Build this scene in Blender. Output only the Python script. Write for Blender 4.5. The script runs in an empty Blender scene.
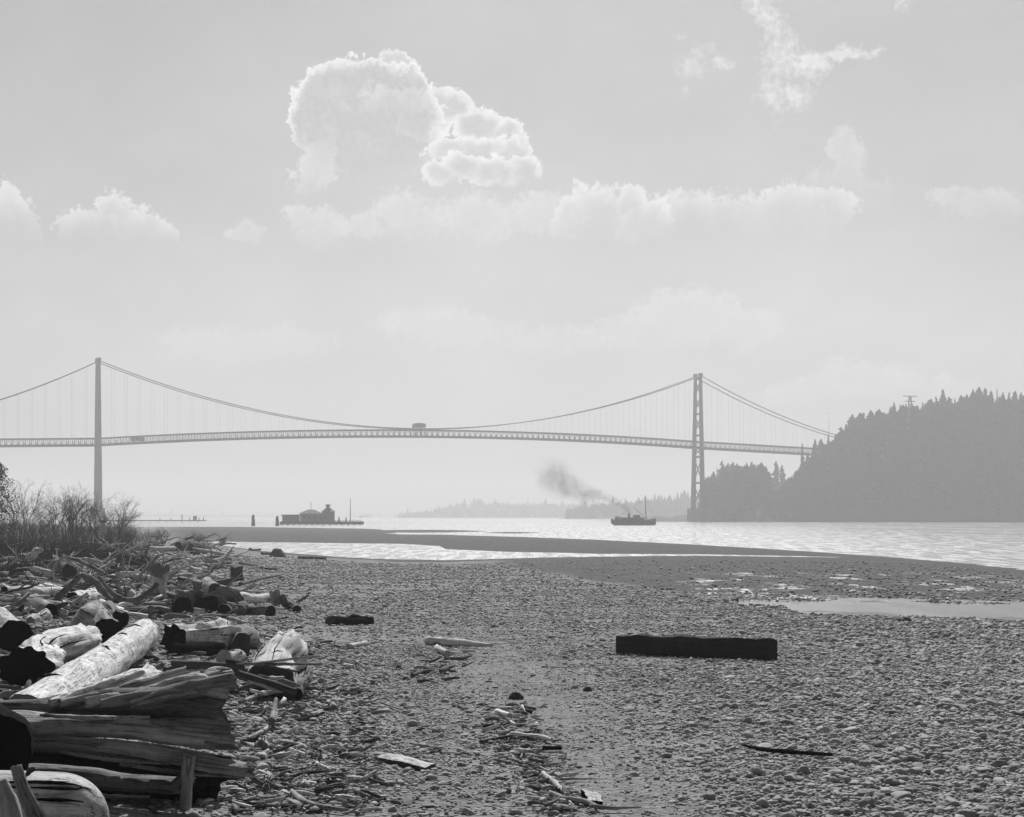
import bpy, math, random
import numpy as np

# ------------------------------------------------------------------ camera, sky, sun, exposure
C = bpy.context.scene
COL = C.collection
F, CX, HZ, CAMZ = 2000.0, 512.0, 516.0, 4.5      # focal length in pixels, centre column, horizon row, eye height
SUN_AZ, SUN_EL = 3.0, 43.0                       # degrees; sun stands ahead, slightly right
cam_d = bpy.data.cameras.new("camera")
cam = bpy.data.objects.new("camera", cam_d); COL.objects.link(cam)
cam.location = (0, 0, CAMZ); cam.rotation_euler = (math.radians(90), 0, 0)
cam_d.sensor_width = 36.0; cam_d.lens = F / 1024 * 36.0
cam_d.shift_y = (HZ - 408.5) / 1024.0
cam_d.clip_start = 0.1; cam_d.clip_end = 20000
C.camera = cam

sun_d = bpy.data.lights.new("sun", 'SUN'); sun_d.energy = 4.8; sun_d.angle = math.radians(0.53)
sun_d.color = (1.0, 1.0, 1.0)
sun = bpy.data.objects.new("sun", sun_d); COL.objects.link(sun)
sun.rotation_euler = (math.radians(-(90 - SUN_EL)), 0, math.radians(-SUN_AZ))

C.view_settings.view_transform = 'Standard'; C.view_settings.look = 'None'
C.view_settings.exposure = 0.0; C.view_settings.gamma = 1.0; C.view_settings.use_curve_mapping = False
C.cycles.volume_bounces = 1
C.cycles.max_bounces = 6
C.cycles.sample_clamp_direct = 12.0

SKY_STRENGTH = 0.062
HAZE_DENSITY = 0.00034

def NT(nt):
    """node helper: returns functions that add nodes to a tree"""
    def add(t, **k):
        n = nt.nodes.new(t)
        for a, b in k.items(): setattr(n, a, b)
        return n
    def inp(s, v):
        if isinstance(v, bpy.types.NodeSocket): nt.links.new(v, s)
        elif v is not None: s.default_value = v
    def math_(op, a, b=None, c=None, clamp=False):
        n = add('ShaderNodeMath', operation=op, use_clamp=clamp)
        inp(n.inputs[0], a); inp(n.inputs[1], b)
        if c is not None: inp(n.inputs[2], c)
        return n.outputs[0]
    def vec(op, a, b=None, c=None, out=0):
        n = add('ShaderNodeVectorMath', operation=op)
        inp(n.inputs[0], a); inp(n.inputs[1], b)
        if c is not None: inp(n.inputs[2], c)
        return n.outputs[out]
    def sstep(x, lo, hi, a=0.0, b=1.0):
        n = add('ShaderNodeMapRange', interpolation_type='SMOOTHSTEP', clamp=True)
        inp(n.inputs['Value'], x); inp(n.inputs['From Min'], lo); inp(n.inputs['From Max'], hi)
        inp(n.inputs['To Min'], a); inp(n.inputs['To Max'], b)
        return n.outputs[0]
    def noise(v, scale, detail=4.0, rough=0.55, dims='3D', lac=2.0):
        n = add('ShaderNodeTexNoise', noise_dimensions=dims)
        inp(n.inputs['Vector'], v); inp(n.inputs['Scale'], scale); inp(n.inputs['Detail'], detail)
        inp(n.inputs['Roughness'], rough); inp(n.inputs['Lacunarity'], lac)
        return n
    def mix(f, a, b):
        n = add('ShaderNodeMix', data_type='FLOAT')
        inp(n.inputs[0], f); inp(n.inputs[2], a); inp(n.inputs[3], b)
        return n.outputs[0]
    return add, inp, math_, vec, sstep, noise, mix

def sky_angles(u, v):
    x, y, z = (u - CX) / F, 1.0, (HZ - v) / F
    return math.atan2(x, y), math.atan2(z, math.hypot(x, y))

world = bpy.data.worlds.new("World"); C.world = world; world.use_nodes = True
def build_world():
    nt = world.node_tree; nt.nodes.clear()
    add, inp, M, V, sstep, noise, mix = NT(nt)
    sky = add('ShaderNodeTexSky', sky_type='NISHITA', sun_disc=False, sun_elevation=math.radians(SUN_EL),
              sun_rotation=math.radians(SUN_AZ), altitude=0.0, air_density=1.0, dust_density=2.2, ozone_density=1.0)
    bw = add('ShaderNodeRGBToBW'); nt.links.new(sky.outputs[0], bw.inputs[0])     # black-and-white film
    base = M('MULTIPLY', bw.outputs[0], 1.0)
    tc = add('ShaderNodeTexCoord')
    sep = add('ShaderNodeSeparateXYZ'); nt.links.new(tc.outputs['Generated'], sep.inputs[0])
    X, Y, Z = sep.outputs
    az = M('ARCTAN2', X, Y); el = M('ARCSINE', Z)
    # direction in units of one degree
    deg = 180 / math.pi
    comb = add('ShaderNodeCombineXYZ')
    inp(comb.inputs[0], M('MULTIPLY', az, deg)); inp(comb.inputs[1], M('MULTIPLY', el, deg)); inp(comb.inputs[2], 0.0)
    P = comb.outputs[0]
    n1 = noise(P, 0.55, 3, .55, '2D'); n2 = noise(P, 2.6, 5, .6, '2D')
    d1 = V('MULTIPLY', V('SUBTRACT', n1.outputs['Color'], (.5, .5, .5)), (.7, .7, 0))
    d2 = V('MULTIPLY', V('SUBTRACT', n2.outputs['Color'], (.5, .5, .5)), (.42, .42, 0))
    PD = V('ADD', V('ADD', P, d1), d2)
    fine = noise(P, 5.5, 6, .62, '2D').outputs['Fac']
    mid = noise(P, 1.3, 5, .58, '2D').outputs['Fac']
    pxdeg = deg / F
    el_deg = M('MULTIPLY', el, deg)
    def elv(row): return sky_angles(512, row)[1] * deg
    # bright veil towards the horizon
    veil = sstep(el_deg, 2.0, 15.5, 1.0, 0.0)
    tone = M('MULTIPLY', base, mix(veil, SKY_MUL[0], SKY_MUL[1]))
    soft = noise(V('MULTIPLY', P, (.16, .3, 1)), 1.0, 5, .6, '2D').outputs['Fac']
    tone = M('MULTIPLY', tone, M('MULTIPLY_ADD', M('SUBTRACT', soft, .5), .22, 1.0))
    # each layer: lobes (u, v, ru, rv), edge softness, noise amount, (row fade top, bottom), alpha, rim brightness, body brightness
    for lobes, soft_e, nz, fade, alpha, rim, body, rimw in CLOUDS:
        D = None
        for (u, v, ru, rv) in lobes:
            a, e = sky_angles(u, v)
            ia, ie = 1 / (ru * pxdeg), 1 / (rv * pxdeg)
            q = V('MULTIPLY_ADD', PD, (ia, ie, 0), (-a * deg * ia, -e * deg * ie, 0))
            ln = V('LENGTH', q, out=1)
            if D is None: D = ln
            else:
                n = add('ShaderNodeMath', operation='SMOOTH_MIN'); inp(n.inputs[0], D); inp(n.inputs[1], ln); inp(n.inputs[2], .18); D = n.outputs[0]
        D = M('SUBTRACT', 1.0, D)
        D = M('ADD', D, M('MULTIPLY', M('SUBTRACT', fine, .5), nz))
        D = M('ADD', D, M('MULTIPLY', M('SUBTRACT', mid, .5), nz))
        al = sstep(D, 0.0, soft_e)
        if fade:
            al = M('MULTIPLY', al, sstep(M('ADD', el_deg, M('MULTIPLY', M('SUBTRACT', mid, .5), 1.2)), elv(fade[1]), elv(fade[0])))
        al = M('MULTIPLY', al, alpha)
        rf = sstep(D, .03, rimw, 1.0, 0.0)
        rf = M('MULTIPLY', rf, sstep(M('ADD', el_deg, M('MULTIPLY', M('SUBTRACT', n1.outputs['Fac'], .5), 2.0)), elv(max(v_ + rv_ * .9 for (_, v_, _, rv_) in lobes)), elv(min(v_ - rv_ * .35 for (_, v_, _, rv_) in lobes) + .35 * (max(v_ + rv_ for (_, v_, _, rv_) in lobes) - min(v_ - rv_ for (_, v_, _, rv_) in lobes)))))
        rf = M('ADD', rf, M('MULTIPLY', M('SUBTRACT', mid, .5), .9), clamp=True)
        col = mix(rf, body, rim)
        col = M('MULTIPLY', col, M('MULTIPLY_ADD', M('SUBTRACT', fine, .5), .25, 1.0))
        col = M('DIVIDE', col, SKY_STRENGTH)
        tone = mix(al, tone, col)
    bg = add('ShaderNodeBackground'); inp(bg.inputs['Strength'], SKY_STRENGTH)
    nt.links.new(tone, bg.inputs['Color'])
    out = add('ShaderNodeOutputWorld'); nt.links.new(bg.outputs[0], out.inputs[0])
SKY_MUL = (0.84, 1.0)
CLOUDS = [
    # faint hazy clouds low in the sky
    ([(690, 318, 70, 36), (640, 335, 60, 26), (745, 330, 50, 26)], .5, .6, (295, 390), .5, .86, .755, .8),
    ([(860, 378, 60, 26), (810, 395, 50, 20), (930, 390, 60, 18)], .5, .6, (365, 425), .45, .86, .755, .8),
    ([(450, 330, 90, 24), (250, 345, 120, 24), (560, 340, 60, 20)], .6, .7, (315, 400), .4, .86, .76, .8),
    ([(990, 205, 50, 20), (960, 200, 30, 12)], .5, .7, (195, 245), .6, .80, .68, .8),
    ([(322, 226, 36, 24), (248, 232, 20, 15), (365, 228, 24, 16), (300, 214, 20, 12), (410, 216, 46, 26), (480, 218, 50, 28), (545, 215, 50, 28)], .6, .8, (205, 275), .8, .84, .70, .8),
    # left clouds
    ([(8, 226, 34, 41), (-30, 232, 40, 49), (15, 257, 30, 37)], .22, .7, (200, 258), .85, .84, .66, .75),
    ([(112, 228, 30, 37), (82, 238, 30, 33), (140, 240, 30, 35), (165, 250, 16, 25), (108, 216, 18, 27)], .22, .7, (202, 258), .9, .86, .66, .75),
    # cloud bank on the right
    ([(850, 168, 22, 30), (835, 188, 44, 26), (872, 194, 30, 20), (842, 146, 16, 20), (800, 196, 40, 22)], .5, .8, (150, 235), .7, .80, .66, .8),
    ([(690, 222, 46, 39), (735, 226, 50, 39), (790, 216, 44, 37), (650, 228, 36, 33), (825, 212, 34, 33)], .3, .7, (192, 246), .85, .84, .67, .7),
    ([(596, 218, 34, 35), (630, 216, 26, 31), (570, 226, 24, 29), (655, 226, 24, 29)], .26, .7, (192, 246), .88, .88, .67, .7),
    # torn wisps upper right
    ([(770, 20, 22, 26), (782, 60, 28, 36), (776, 96, 20, 30), (755, 8, 16, 14), (800, 92, 30, 14), (808, 66, 16, 24)], 1.3, 1.7, None, .85, .86, .80, .9),
    ([(845, 54, 36, 8), (872, 50, 16, 8), (815, 62, 22, 9)], .8, 1.1, None, .8, .86, .80, .9),
    ([(708, 46, 16, 14), (722, 66, 16, 9), (682, 92, 9, 8), (680, 36, 8, 7), (902, 6, 10, 12), (690, 70, 20, 14)], 1.4, 1.8, None, .7, .82, .78, .9),
    # great cumulus: built from back to front
    ([(316, 170, 22, 24), (306, 184, 18, 20), (318, 150, 18, 20)], .4, 1.0, (172, 212), .75, .86, .74, .6),
    ([(392, 66, 20, 14), (405, 72, 16, 14)], .12, .5, (58, 105), .85, .90, .66, .5),
    ([(432, 100, 24, 16), (450, 108, 26, 18), (478, 124, 28, 18), (505, 136, 24, 16), (522, 150, 16, 18), (534, 172, 12, 18), (425, 118, 30, 24)], .14, .55, (125, 205), .95, .94, .62, .7),
    ([(345, 108, 54, 52), (325, 98, 34, 34), (372, 92, 40, 34), (400, 112, 42, 40), (312, 120, 24, 36), (380, 140, 64, 50), (408, 88, 22, 22), (340, 160, 40, 40)], .1, .42, (112, 200), .96, .93, .565, .40),
    ([(385, 104, 34, 22), (412, 100, 20, 16)], .5, .9, (92, 135), .5, .88, .62, .9),
    ([(452, 150, 30, 14), (482, 150, 34, 16), (512, 152, 26, 16)], .16, .6, (144, 174), .9, .92, .66, .8),
    ([(440, 174, 20, 14), (466, 168, 28, 16), (496, 172, 32, 18), (524, 172, 20, 20)], .18, .6, (166, 200), .92, .92, .62, .8),
]

# ------------------------------------------------------------------ helpers
rng = np.random.default_rng(7)
R = random.Random(11)

def _h(ix, iy, iz, s):
    n = (ix * 374761393 + iy * 668265263 + iz * 2147483647 + s * 1274126177) & 0xFFFFFFFF
    n = ((n ^ (n >> 13)) * 1274126177) & 0xFFFFFFFF
    n = ((n ^ (n >> 16)) * 2246822519) & 0xFFFFFFFF
    return ((n ^ (n >> 15)) & 0xFFFF) / 65535.0
def vnoise(p, s=0):
    p = np.asarray(p, float); i = np.floor(p).astype(np.int64); f = p - i; f = f * f * (3 - 2 * f)
    x, y, z = i[..., 0], i[..., 1], i[..., 2]; fx, fy, fz = f[..., 0], f[..., 1], f[..., 2]
    def L(a, b, t): return a + (b - a) * t
    return L(L(L(_h(x, y, z, s), _h(x + 1, y, z, s), fx), L(_h(x, y + 1, z, s), _h(x + 1, y + 1, z, s), fx), fy),
             L(L(_h(x, y, z + 1, s), _h(x + 1, y, z + 1, s), fx), L(_h(x, y + 1, z + 1, s), _h(x + 1, y + 1, z + 1, s), fx), fy), fz) * 2 - 1
def fbm(p, o=4, s=0):
    p = np.asarray(p, float); a, t = 1.0, 0
    for k in range(o):
        t = t + a * vnoise(p * 2 ** k + 17.3 * k, s + k); a *= .5
    return t
def sm(x, a, b):
    t = np.clip((x - a) / (b - a), 0, 1); return t * t * (3 - 2 * t)

def mesh_obj(name, verts, faces, mat, parent=None, grain=None, smooth=True):
    me = bpy.data.meshes.new(name)
    me.from_pydata([tuple(v) for v in np.asarray(verts, float)], [], [tuple(int(i) for i in f) for f in faces])
    if smooth: me.polygons.foreach_set('use_smooth', [True] * len(me.polygons))
    if grain is not None:
        at = me.attributes.new('grain', 'FLOAT_VECTOR', 'POINT'); at.data.foreach_set('vector', np.asarray(grain, np.float32).ravel())
    me.materials.append(mat)
    o = bpy.data.objects.new(name, me); COL.objects.link(o)
    if parent: o.parent = parent
    return o
class MB:
    """collects shapes for ONE mesh"""
    def __init__(s): s.v, s.f, s.g = [], [], []; s.n = 0
    def add(s, v, f, g=None):
        v = np.asarray(v, float); s.v.append(v); s.f += [tuple(i + s.n for i in q) for q in f]
        s.g.append(np.asarray(g, float) if g is not None else v); s.n += len(v); return s
    def box(s, c, size, rot=0.0, taper=1.0):
        x, y, z = [k / 2 for k in size]; v = []
        for sz, t in ((-z, 1), (z, taper)):
            for sx, sy in ((-1, -1), (1, -1), (1, 1), (-1, 1)): v.append((sx * x * t, sy * y * t, sz))
        v = np.array(v); cr, sr = math.cos(rot), math.sin(rot)
        v = np.stack([v[:, 0] * cr - v[:, 1] * sr, v[:, 0] * sr + v[:, 1] * cr, v[:, 2]], 1) + np.array(c)
        return s.add(v, [(0, 3, 2, 1), (4, 5, 6, 7), (0, 1, 5, 4), (1, 2, 6, 5), (2, 3, 7, 6), (3, 0, 4, 7)])
    def bar(s, a, b, r, n=4, r2=None):
        v, f, g = tube([a, b], [r, r if r2 is None else r2], n, 2, 0, 0); return s.add(v, f, g)
    def tube(s, *a, **k):
        v, f, g = tube(*a, **k); return s.add(v, f, g)
    def build(s, name, mat, parent=None, smooth=True):
        return mesh_obj(name, np.concatenate(s.v), s.f, mat, parent, np.concatenate(s.g), smooth)
def frames(P):
    T = np.gradient(P, axis=0); T /= np.linalg.norm(T, axis=1)[:, None] + 1e-9
    ref = np.array([0, 0, 1.0]) if abs(T[:, 2]).mean() < .85 else np.array([0, 1.0, 0])
    S = np.cross(T, ref); S /= np.linalg.norm(S, axis=1)[:, None] + 1e-9
    U = np.cross(S, T); return T, S, U
def tube(path, rad, n=16, rings=12, amp=.08, seed=0, squash=1.0, caps=True, ridge=.0, lump=1.0, endj=.15):
    """a bent, tapered, knobbly tube; returns verts, faces, grain coordinates"""
    path = np.asarray(path, float); K = len(path)
    s0 = np.concatenate([[0], np.cumsum(np.linalg.norm(np.diff(path, axis=0), axis=1))]); Ln = s0[-1]
    t = np.linspace(0, 1, rings); s = t * Ln
    if K > 2:      # smooth the polyline
        dense = np.linspace(0, Ln, max(rings, 4 * K)); q = np.stack([np.interp(dense, s0, path[:, i]) for i in range(3)], 1)
        for _ in range(max(2, len(dense) // 6)):
            q[1:-1] = (q[:-2] + 2 * q[1:-1] + q[2:]) / 4
        P = np.stack([np.interp(s, dense, q[:, i]) for i in range(3)], 1)
    else: P = path[0] + (path[-1] - path[0]) * t[:, None]
    rad = np.asarray(rad, float); rr = np.interp(s, np.linspace(0, Ln, len(rad)), rad)
    T, S, U = frames(P); th = np.arange(n) / n * 2 * math.pi
    c, sn = np.cos(th), np.sin(th)
    off = seed * 7.77
    cc = np.broadcast_to(c, (rings, n)); ss = np.broadcast_to(sn, (rings, n)); sl = np.broadcast_to((s / max(rr.mean(), 1e-4))[:, None], (rings, n))
    D = np.zeros((rings, n))
    if amp:
        D = amp * fbm(np.stack([cc * .9 + off, ss * .9, sl * .35 * lump], -1), 3, seed)
        if ridge: D = D + ridge * fbm(np.stack([cc * 4 + off, ss * 4, sl * .15], -1), 3, seed + 9) + ridge * .5 * fbm(np.stack([cc * 2.5 + off, ss * 2.5, sl * .5], -1), 3, seed + 19)
    Rr = rr[:, None] * (1 + D)
    Vv = P[:, None, :] + S[:, None, :] * (cc * Rr)[..., None] + U[:, None, :] * (ss * Rr * squash)[..., None]
    G = np.stack([cc * rr[:, None] + off, ss * rr[:, None], np.broadcast_to(s[:, None], (rings, n)) + off * 3], -1)
    if amp and endj and rings > 3:    # ragged ends
        j0 = endj * rr[0] * vnoise(np.stack([c * 2 + off, sn * 2, 0 * c], -1), seed + 3); j1 = endj * rr[-1] * vnoise(np.stack([c * 2 + off, sn * 2, 0 * c + 5], -1), seed + 4)
        Vv[0] += T[0] * j0[:, None]; Vv[-1] += T[-1] * j1[:, None]
    verts = Vv.reshape(-1, 3); g = G.reshape(-1, 3); faces = []
    for i in range(rings - 1):
        for j in range(n):
            k = (j + 1) % n; faces.append((i * n + j, i * n + k, (i + 1) * n + k, (i + 1) * n + j))
    if caps:
        vs, gs = [verts], [g]; base = len(verts)
        for e, sg in ((0, -1), (rings - 1, 1)):
            ring = Vv[e]; cen = ring.mean(0)
            prev = [e * n + j for j in range(n)]
            for fr in ((.55, 0.0) if n > 6 else (0.0,)):
                if fr > 0:
                    q = cen + (ring - cen) * fr + T[e] * sg * .05 * rr[e]
                    if amp: q = q + T[e] * (.25 * rr[e] * vnoise(q * 5 / max(rr[e], .01) + off, seed))[:, None]
                    vs.append(q); gs.append(G[e] * fr); cur = [base + j for j in range(n)]; base += n
                    for j in range(n):
                        k = (j + 1) % n; a = (prev[j], prev[k], cur[k], cur[j]); faces.append(a if sg > 0 else a[::-1])
                    prev = cur
                else:
                    vs.append(cen[None] + T[e] * sg * .06 * rr[e]); gs.append(G[e].mean(0)[None])
                    for j in range(n):
                        k = (j + 1) % n; a = (prev[j], prev[k], base); faces.append(a if sg > 0 else a[::-1])
                    base += 1
        verts = np.concatenate(vs); g = np.concatenate(gs)
    return verts, [q[::-1] for q in faces], g

def tag(o, label=None, cat=None, group=None, kind=None):
    if label: o['label'] = label
    if cat: o['category'] = cat
    if group: o['group'] = group
    if kind: o['kind'] = kind
    return o
def empty(name, loc, label=None, cat=None, group=None):
    o = bpy.data.objects.new(name, None); COL.objects.link(o); o.location = loc; o.empty_display_size = .3
    return tag(o, label, cat, group)

# ------------------------------------------------------------------ the terrain as a function
def I(x, pts): return np.interp(x, [p[0] for p in pts], [p[1] for p in pts])
NEAR_EDGE = [(-600, 541), (205, 541), (225, 546), (260, 551), (300, 554), (350, 558), (400, 560), (450, 560.5), (520, 558.5), (600, 556.5), (700, 556), (800, 557.2), (860, 558), (900, 559), (960, 563), (1024, 570), (1200, 590), (1700, 640)]
BAR_TOP = [(-600, 527), (190, 527), (240, 527), (360, 528.6), (380, 529.5), (400, 534), (450, 535), (520, 537), (600, 540), (700, 545), (800, 551), (900, 558), (1024, 570), (1700, 640)]
BAR_BOT = [(-600, 541.2), (205, 541.2), (240, 541.8), (400, 543.6), (440, 546), (446, 549), (500, 551.4), (600, 553.6), (700, 554.2), (800, 556), (860, 557.8), (900, 559.5), (1024, 572), (1700, 645)]
def gz(X, d):
    X = np.asarray(X, float); d = np.asarray(d, float); ds = np.maximum(d, 3.0)
    px = CX + F * X / ds; row = HZ + F * CAMZ / ds
    wob = .5 * fbm(np.stack([px / 40, row * .6, 0 * px], -1), 2, 5)
    de = F * CAMZ / (I(px, NEAR_EDGE) + wob * .4 - HZ)
    z = np.where(d < de, 1.6 * (1 - d / de), -.006 * (d - de))
    z = np.maximum(z, -.7)
    h = np.minimum(row - I(px, BAR_TOP) - wob * .15, I(px, BAR_BOT) + wob * .25 - row)
    h = np.where(px < 378, h, h)
    bar = np.clip(h * .07, -.7, .38)
    # thin bars and a thin channel on the left
    lens = 1.3 * np.clip(1 - ((px - 420) / 66) ** 2, -2, 1) - np.abs(row - 531.2)
    lens2 = .6 * np.clip(1 - ((px - 512) / 26) ** 2, -2, 1) - np.abs(row - 532.7)
    ch = .7 * np.clip(1 - ((px - 415) / 85) ** 2, -2, 1) - np.abs(row - 533.9)
    bar = np.where(ch > 0, np.minimum(bar, -.05), bar)
    bar = np.maximum(bar, np.clip(np.maximum(lens, lens2) * .07, -.7, .15))
    bar = np.where((row > 533.2) & (row < 534.6) & (ch > 0), -.05, bar)
    z = np.maximum(z, bar)
    t = (-.16 * np.minimum(d, 400) + 2.2 - X)
    berm = 3.4 * (1 - np.exp(-np.maximum(t, 0) * .085 / 3.4)) * sm(t, -1, 6)
    z = z + berm * (1 - sm(d, 420, 560))
    # small relief
    near = 1 - sm(d, 90, 260)
    p = np.stack([X, d, 0 * X], -1)
    z = z + near * (.05 * fbm(p / 4.0, 3, 1) + .02 * fbm(p / .9, 2, 2) + .12 * sm(t, 0, 8) * fbm(p / 2.2, 3, 3))
    # hollow that holds the tide pool
    m = pool_mask(X, d)
    z = z * (1 - m) + m * (POOL_Z - .03 + .085 * fbm(np.stack([X / 2.5, d / 4.5, 0 * X], -1), 4, 8))
    z = z + .06 * np.exp(-((m - .25) / .18) ** 2) * (d > 74)
    return z
POOL_Z = 1.0
def pool_mask(X, d):
    q = ((X - 16.3) / 8.2) ** 2 + ((d - 74.5 + .35 * (X - 16)) / 10.5) ** 2
    w = .75 * fbm(np.stack([X / 3.0, d / 5.0, 0 * X], -1), 3, 21)
    return 1 - sm(np.sqrt(q) + w * .5, .72, 1.0)
_ds = np.geomspace(9, 900, 2500); _col = {}
def gp(u, v):
    """point of the terrain seen at column u, row v"""
    c = int(round(u / 3.0))
    if c not in _col: 
        X = (c * 3.0 - CX) / F * _ds; _col[c] = HZ + F * (CAMZ - gz(X, _ds)) / _ds
    row = _col[c]; i = int(np.argmax(row <= v))
    if row[i] > v: i = len(_ds) - 1
    d = _ds[i]
    if i and row[i - 1] != row[i]: d = _ds[i - 1] + (_ds[i] - _ds[i - 1]) * (row[i - 1] - v) / (row[i - 1] - row[i])
    x = (u - CX) / F * d
    return np.array([x, d, CAMZ - (v - HZ) * d / F])
def at(u, v, d): return np.array([(u - CX) / F * d, d, CAMZ - (v - HZ) / F * d])

# ------------------------------------------------------------------ materials (black-and-white film: all greys)
def grey(v): return (v, v, v, 1)
def new_mat(name):
    m = bpy.data.materials.new(name); m.use_nodes = True; nt = m.node_tree
    return m, nt, nt.nodes['Principled BSDF']
def simple(name, v, rough=.8, var=.25, scale=.5):
    m, nt, b = new_mat(name); add, inp, M, V, sstep, noise, mix = NT(nt)
    g = add('ShaderNodeNewGeometry'); n = noise(g.outputs['Position'], scale, 4)
    nt.links.new(M('MULTIPLY', M('MULTIPLY_ADD', M('SUBTRACT', n.outputs['Fac'], .5), 2 * var, 1.0), v), b.inputs['Base Color'])
    b.inputs['Roughness'].default_value = rough; b.inputs['Specular IOR Level'].default_value = .25
    return m
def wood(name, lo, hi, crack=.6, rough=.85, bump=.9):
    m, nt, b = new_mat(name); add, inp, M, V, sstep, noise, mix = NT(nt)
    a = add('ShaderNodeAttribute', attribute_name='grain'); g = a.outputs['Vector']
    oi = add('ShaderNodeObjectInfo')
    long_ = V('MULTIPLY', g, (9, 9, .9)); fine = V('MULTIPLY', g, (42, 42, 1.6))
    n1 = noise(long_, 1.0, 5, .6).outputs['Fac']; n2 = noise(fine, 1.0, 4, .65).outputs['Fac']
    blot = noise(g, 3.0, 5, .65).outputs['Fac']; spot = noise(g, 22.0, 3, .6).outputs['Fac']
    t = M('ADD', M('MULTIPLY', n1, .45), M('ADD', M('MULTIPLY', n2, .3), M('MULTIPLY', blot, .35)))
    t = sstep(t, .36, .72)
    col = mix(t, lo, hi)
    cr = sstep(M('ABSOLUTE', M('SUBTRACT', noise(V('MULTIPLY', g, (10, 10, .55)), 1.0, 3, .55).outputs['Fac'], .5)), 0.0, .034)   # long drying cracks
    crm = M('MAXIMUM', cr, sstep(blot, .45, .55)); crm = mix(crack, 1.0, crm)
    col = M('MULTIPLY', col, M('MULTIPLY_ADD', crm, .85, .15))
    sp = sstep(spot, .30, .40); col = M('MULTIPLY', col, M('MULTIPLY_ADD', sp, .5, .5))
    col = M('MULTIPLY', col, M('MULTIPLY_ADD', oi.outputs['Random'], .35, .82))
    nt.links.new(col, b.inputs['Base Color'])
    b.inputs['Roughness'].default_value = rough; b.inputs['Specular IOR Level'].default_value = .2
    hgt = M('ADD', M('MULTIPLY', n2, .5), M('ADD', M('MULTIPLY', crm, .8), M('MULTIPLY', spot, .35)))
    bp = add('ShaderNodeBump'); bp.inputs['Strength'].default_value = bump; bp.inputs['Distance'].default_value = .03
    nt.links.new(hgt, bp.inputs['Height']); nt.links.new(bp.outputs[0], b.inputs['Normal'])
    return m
PALE = wood('pale_driftwood', .30, .82); GREYW = wood('grey_driftwood', .12, .52); DARKW = wood('dark_driftwood', .035, .11)
SHADE_BLACK = wood('black_shade_wood', .004, .014, rough=1.0, bump=.8); SHADE_BLACK.node_tree.nodes['Principled BSDF'].inputs['Specular IOR Level'].default_value = .03; MIDW = wood('brown_driftwood', .08, .27); BEAMW = wood('wet_beam_wood', .006, .03, rough=.95)  # near-black wood also paints shade into log ends and gaps
TWIG = simple('bare_twigs', .055, .9); BRUSH = simple('dry_brush', .07, .95, .5, 1.5); IVY = simple('evergreen_leaves', .03, .8)
STEEL = simple('bridge_steel', .10, .6, .15, .1); CONC = simple('pier_concrete', .22, .9, .2, .2); ASPH = simple('asphalt', .05, .9)
PAINTD = simple('dark_ship_paint', .025, .5); PAINTW = simple('pale_ship_paint', .35, .5); ROOFM = simple('dark_roof', .05, .8); WALLM = simple('weathered_boards', .16, .85)
PILE = simple('tarred_piling', .035, .9); FIR = simple('conifer_needles', .035, .9, .4, .15); BARK = simple('conifer_bark', .07, .9)

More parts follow.
